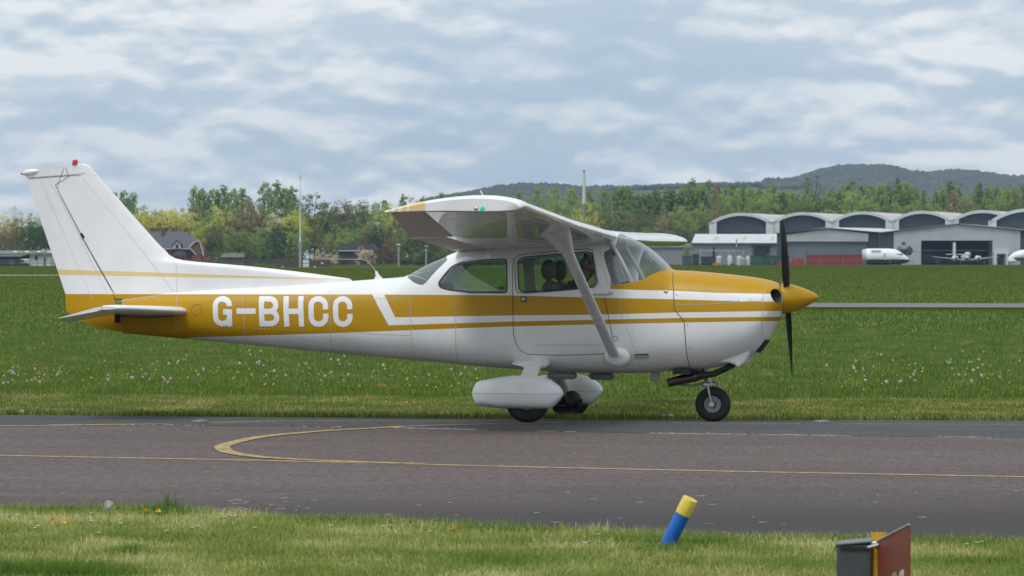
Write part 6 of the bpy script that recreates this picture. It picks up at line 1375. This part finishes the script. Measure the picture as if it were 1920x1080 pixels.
for u, v, lf, d, w in ((552, 388, 'lime', 1010, .9), (385, 414, 'lime', 985, .8), (372, 424, 'lime', 975, .7), (330, 415, 'dark', 990, .8), (520, 410, 'dark', 960, .6), (715, 412, 'dark', 955, .8), (700, 420, 'dark', 950, .8), (390, 467, 'rust', 870, .9), (452, 471, 'pink', 905, .6), (685, 451, 'pink', 860, .75), (600, 462, 'pink', 880, 1.0), (622, 466, 'pink', 878, .9), (725, 436, 'rust', 930, .8), (805, 440, 'shrub', 900, .9), (770, 430, 'dark', 940, .9), (10, 420, 'olive', 900, 1), (60, 408, 'dark', 905, 1), (85, 412, 'dark', 900, 1), (25, 440, 'shrub', 880, .8), (1290, 440, 'lime', 905, .0), (640, 470, 'dark', 850, .7), (545, 463, 'round', 870, 1.), (500, 455, 'dark', 880, .9), (470, 460, 'shrub', 882, .9), (425, 462, 'dark', 910, .8)):
    if w: tree('shrub' if v > 430 else 'round', lf, u, v, d, w)
tree('round', 'poplar', 1288, 457, 835, .8); tree('shrub', 'poplar', 1443, 470, 830, .5); tree('shrub', 'dark', 1372, 490, 800, 1.2); tree('shrub', 'dark', 711, 472, 850, .6)
for u in range(765, 1230, 17): tree('shrub', 'dark', u+r.uniform(-3, 3), 479+r.uniform(-2, 2), 800, 1.2)
TREES.sort(key=lambda t: (t[1], t[2])); cnt = {}
SH = {'poplar': 'narrow', 'bare': 'thin see-through', 'round': 'full', 'shrub': 'low'}
keyc = lambda t: (t[1], SH[t[0]], zone(t[2]))
tot = {}
for t in TREES: tot[keyc(t)] = tot.get(keyc(t), 0)+1
PLACED = {}
for t in TREES:
    shape, leaf, u, vt, d, wide = t; p = site(u, d); h = CAM[2]+(483-vt)/FPX*d; kk = keyc(t); cnt[kk] = cnt.get(kk, 0)+1; n = tot[kk]
    lab = ('%s%s %s %s' % ('' if n == 1 else NUM[cnt[kk]-1]+' from left of the ' , SH[shape], WORDS[leaf], '' if n == 1 else 'kind ')+zone(u)).strip()
    o = empty('poplar_tree' if shape == 'poplar' else 'shrub' if shape == 'shrub' else 'tree', tuple(p), r.uniform(0, 6.28), label=lab, category='shrub' if shape == 'shrub' else 'tree', group={'poplar': 'tall trees on the far skyline', 'bare': 'tall trees on the far skyline', 'round': 'broad trees of the far tree belt', 'shrub': 'shrubs along the far edge of the airfield'}[shape])
    wq = wide*r.uniform(.9, 1.12); o.scale = (h*wq, h*wq, h); i = r.randrange(5)
    link('crown', crown_for(shape, i, leaf), o); link('trunk', PROTO[shape][i][1], o)

# ------------------------------------------------------------------ hills
def hill(name, prof, d, dep, m, canopy, mcan, lab):
    P = sorted(prof); f_ = pchip(P); us = np.linspace(P[0][0], P[-1][0], 140); b = MB(); vs = []
    rows = 9
    for j in range(rows):
        t = j/(rows-1)
        for u in us:
            dd = d+dep*(t-.5)*2*(1 if t < .5 else 1); h = CAM[2]+(483-f_(u))/FPX*d; prof_ = math.sin(math.pi*min(1, t/.5)/2)**1.3 if t <= .5 else 1-.3*(t-.5)*2
            p = W(u, 500, dd); vs.append((p[0], p[1], max(-2, h*prof_-(2 if j == 0 else 0))))
    n = len(us); b.add(vs, [(j*n+i, j*n+i+1, (j+1)*n+i+1, (j+1)*n+i) for j in range(rows-1) for i in range(n-1)]); b.build(name, m, fix=False, kind='structure', smooth=True)
    if canopy:
        r = np.random.default_rng(5); q = MB(); base = bmesh.new(); bmesh.ops.create_icosphere(base, subdivisions=1, radius=1); bv = np.array([v.co for v in base.verts]); bf = [[v.index for v in f.verts] for f in base.faces]; base.free()
        for (ua, ub, n_, t0, t1, s) in canopy:
            for i in range(n_):
                u = r.uniform(ua, ub); t = r.uniform(t0, t1); dd = d+dep*(t-.5)*2; h = (CAM[2]+(483-f_(u))/FPX*d)*(math.sin(math.pi*min(1, t/.5)/2)**1.3); p = W(u, 500, dd); sc_ = s*r.uniform(.6, 1.4)
                q.add([(p[0]+x*sc_, p[1]+y*sc_, h+z*sc_*.9) for x, y, z in bv*(1+r.normal(0, .07, bv.shape))], bf)
        q.build('hill_woodland', mcan, fix=False, kind='stuff', label=lab, category='woodland')
M_hg = mat('hill_pasture', (.050, .085, .035), .95, var=.25, vs=.006); M_hw = mat('hill_wood_floor', (.035, .042, .03), .95, var=.3, vs=.02)
M_can = mat('bare_wood_canopy', (.075, .08, .07), .95, var=.3, vs=.05)
hill('wooded_hill', [(780, 385), (850, 374), (885, 368), (930, 359), (985, 354), (1040, 355), (1090, 361), (1140, 369), (1200, 378)], 2600, 500, M_hw, [(800, 1180, 3200, .1, .52, 3.6)], M_can, 'dark bare woodland on the low hill above the wing')
hill('pasture_hill', [(1040, 366), (1110, 360), (1180, 356), (1250, 353), (1330, 350.5), (1400, 349), (1470, 348), (1500, 348), (1600, 372), (1700, 385), (2000, 395)], 3000, 600, M_hg, [(1150, 1440, 420, .46, .5, 3), (1435, 1500, 260, .38, .5, 5), (1100, 1150, 120, .42, .5, 4)], M_can, 'thin line of trees along the crest of the green pasture hill')
hill('high_wooded_hill', [(1400, 366), (1440, 356), (1470, 348), (1500, 340), (1530, 330), (1560, 323), (1600, 319), (1640, 319), (1680, 323), (1710, 330), (1740, 333), (1780, 329), (1820, 330), (1860, 335), (1900, 340), (1960, 338), (2050, 336)], 3600, 700, M_hw, [(1450, 2040, 5200, .08, .52, 5.0)], M_can, 'bare blue-grey woodland covering the high hill behind the hangars')
# far ground beyond the trees is hidden; air
hz = MB(); hz.box((0, 2600, 85), (9000, 5400, 175)); M_hz = bpy.data.materials.new('air_haze'); M_hz.use_nodes = True; N = M_hz.node_tree.nodes; N.remove(N['Principled BSDF'])
pv = N.new('ShaderNodeVolumePrincipled'); pv.inputs['Density'].default_value = 9.5e-5; pv.inputs['Color'].default_value = (.50, .74, 1.0, 1); pv.inputs['Anisotropy'].default_value = .2; M_hz.node_tree.links.new(pv.outputs[0], N['Material Output'].inputs['Volume'])
hz.build('haze', M_hz, kind='stuff', label='thin pale haze over the whole airfield', category='haze')
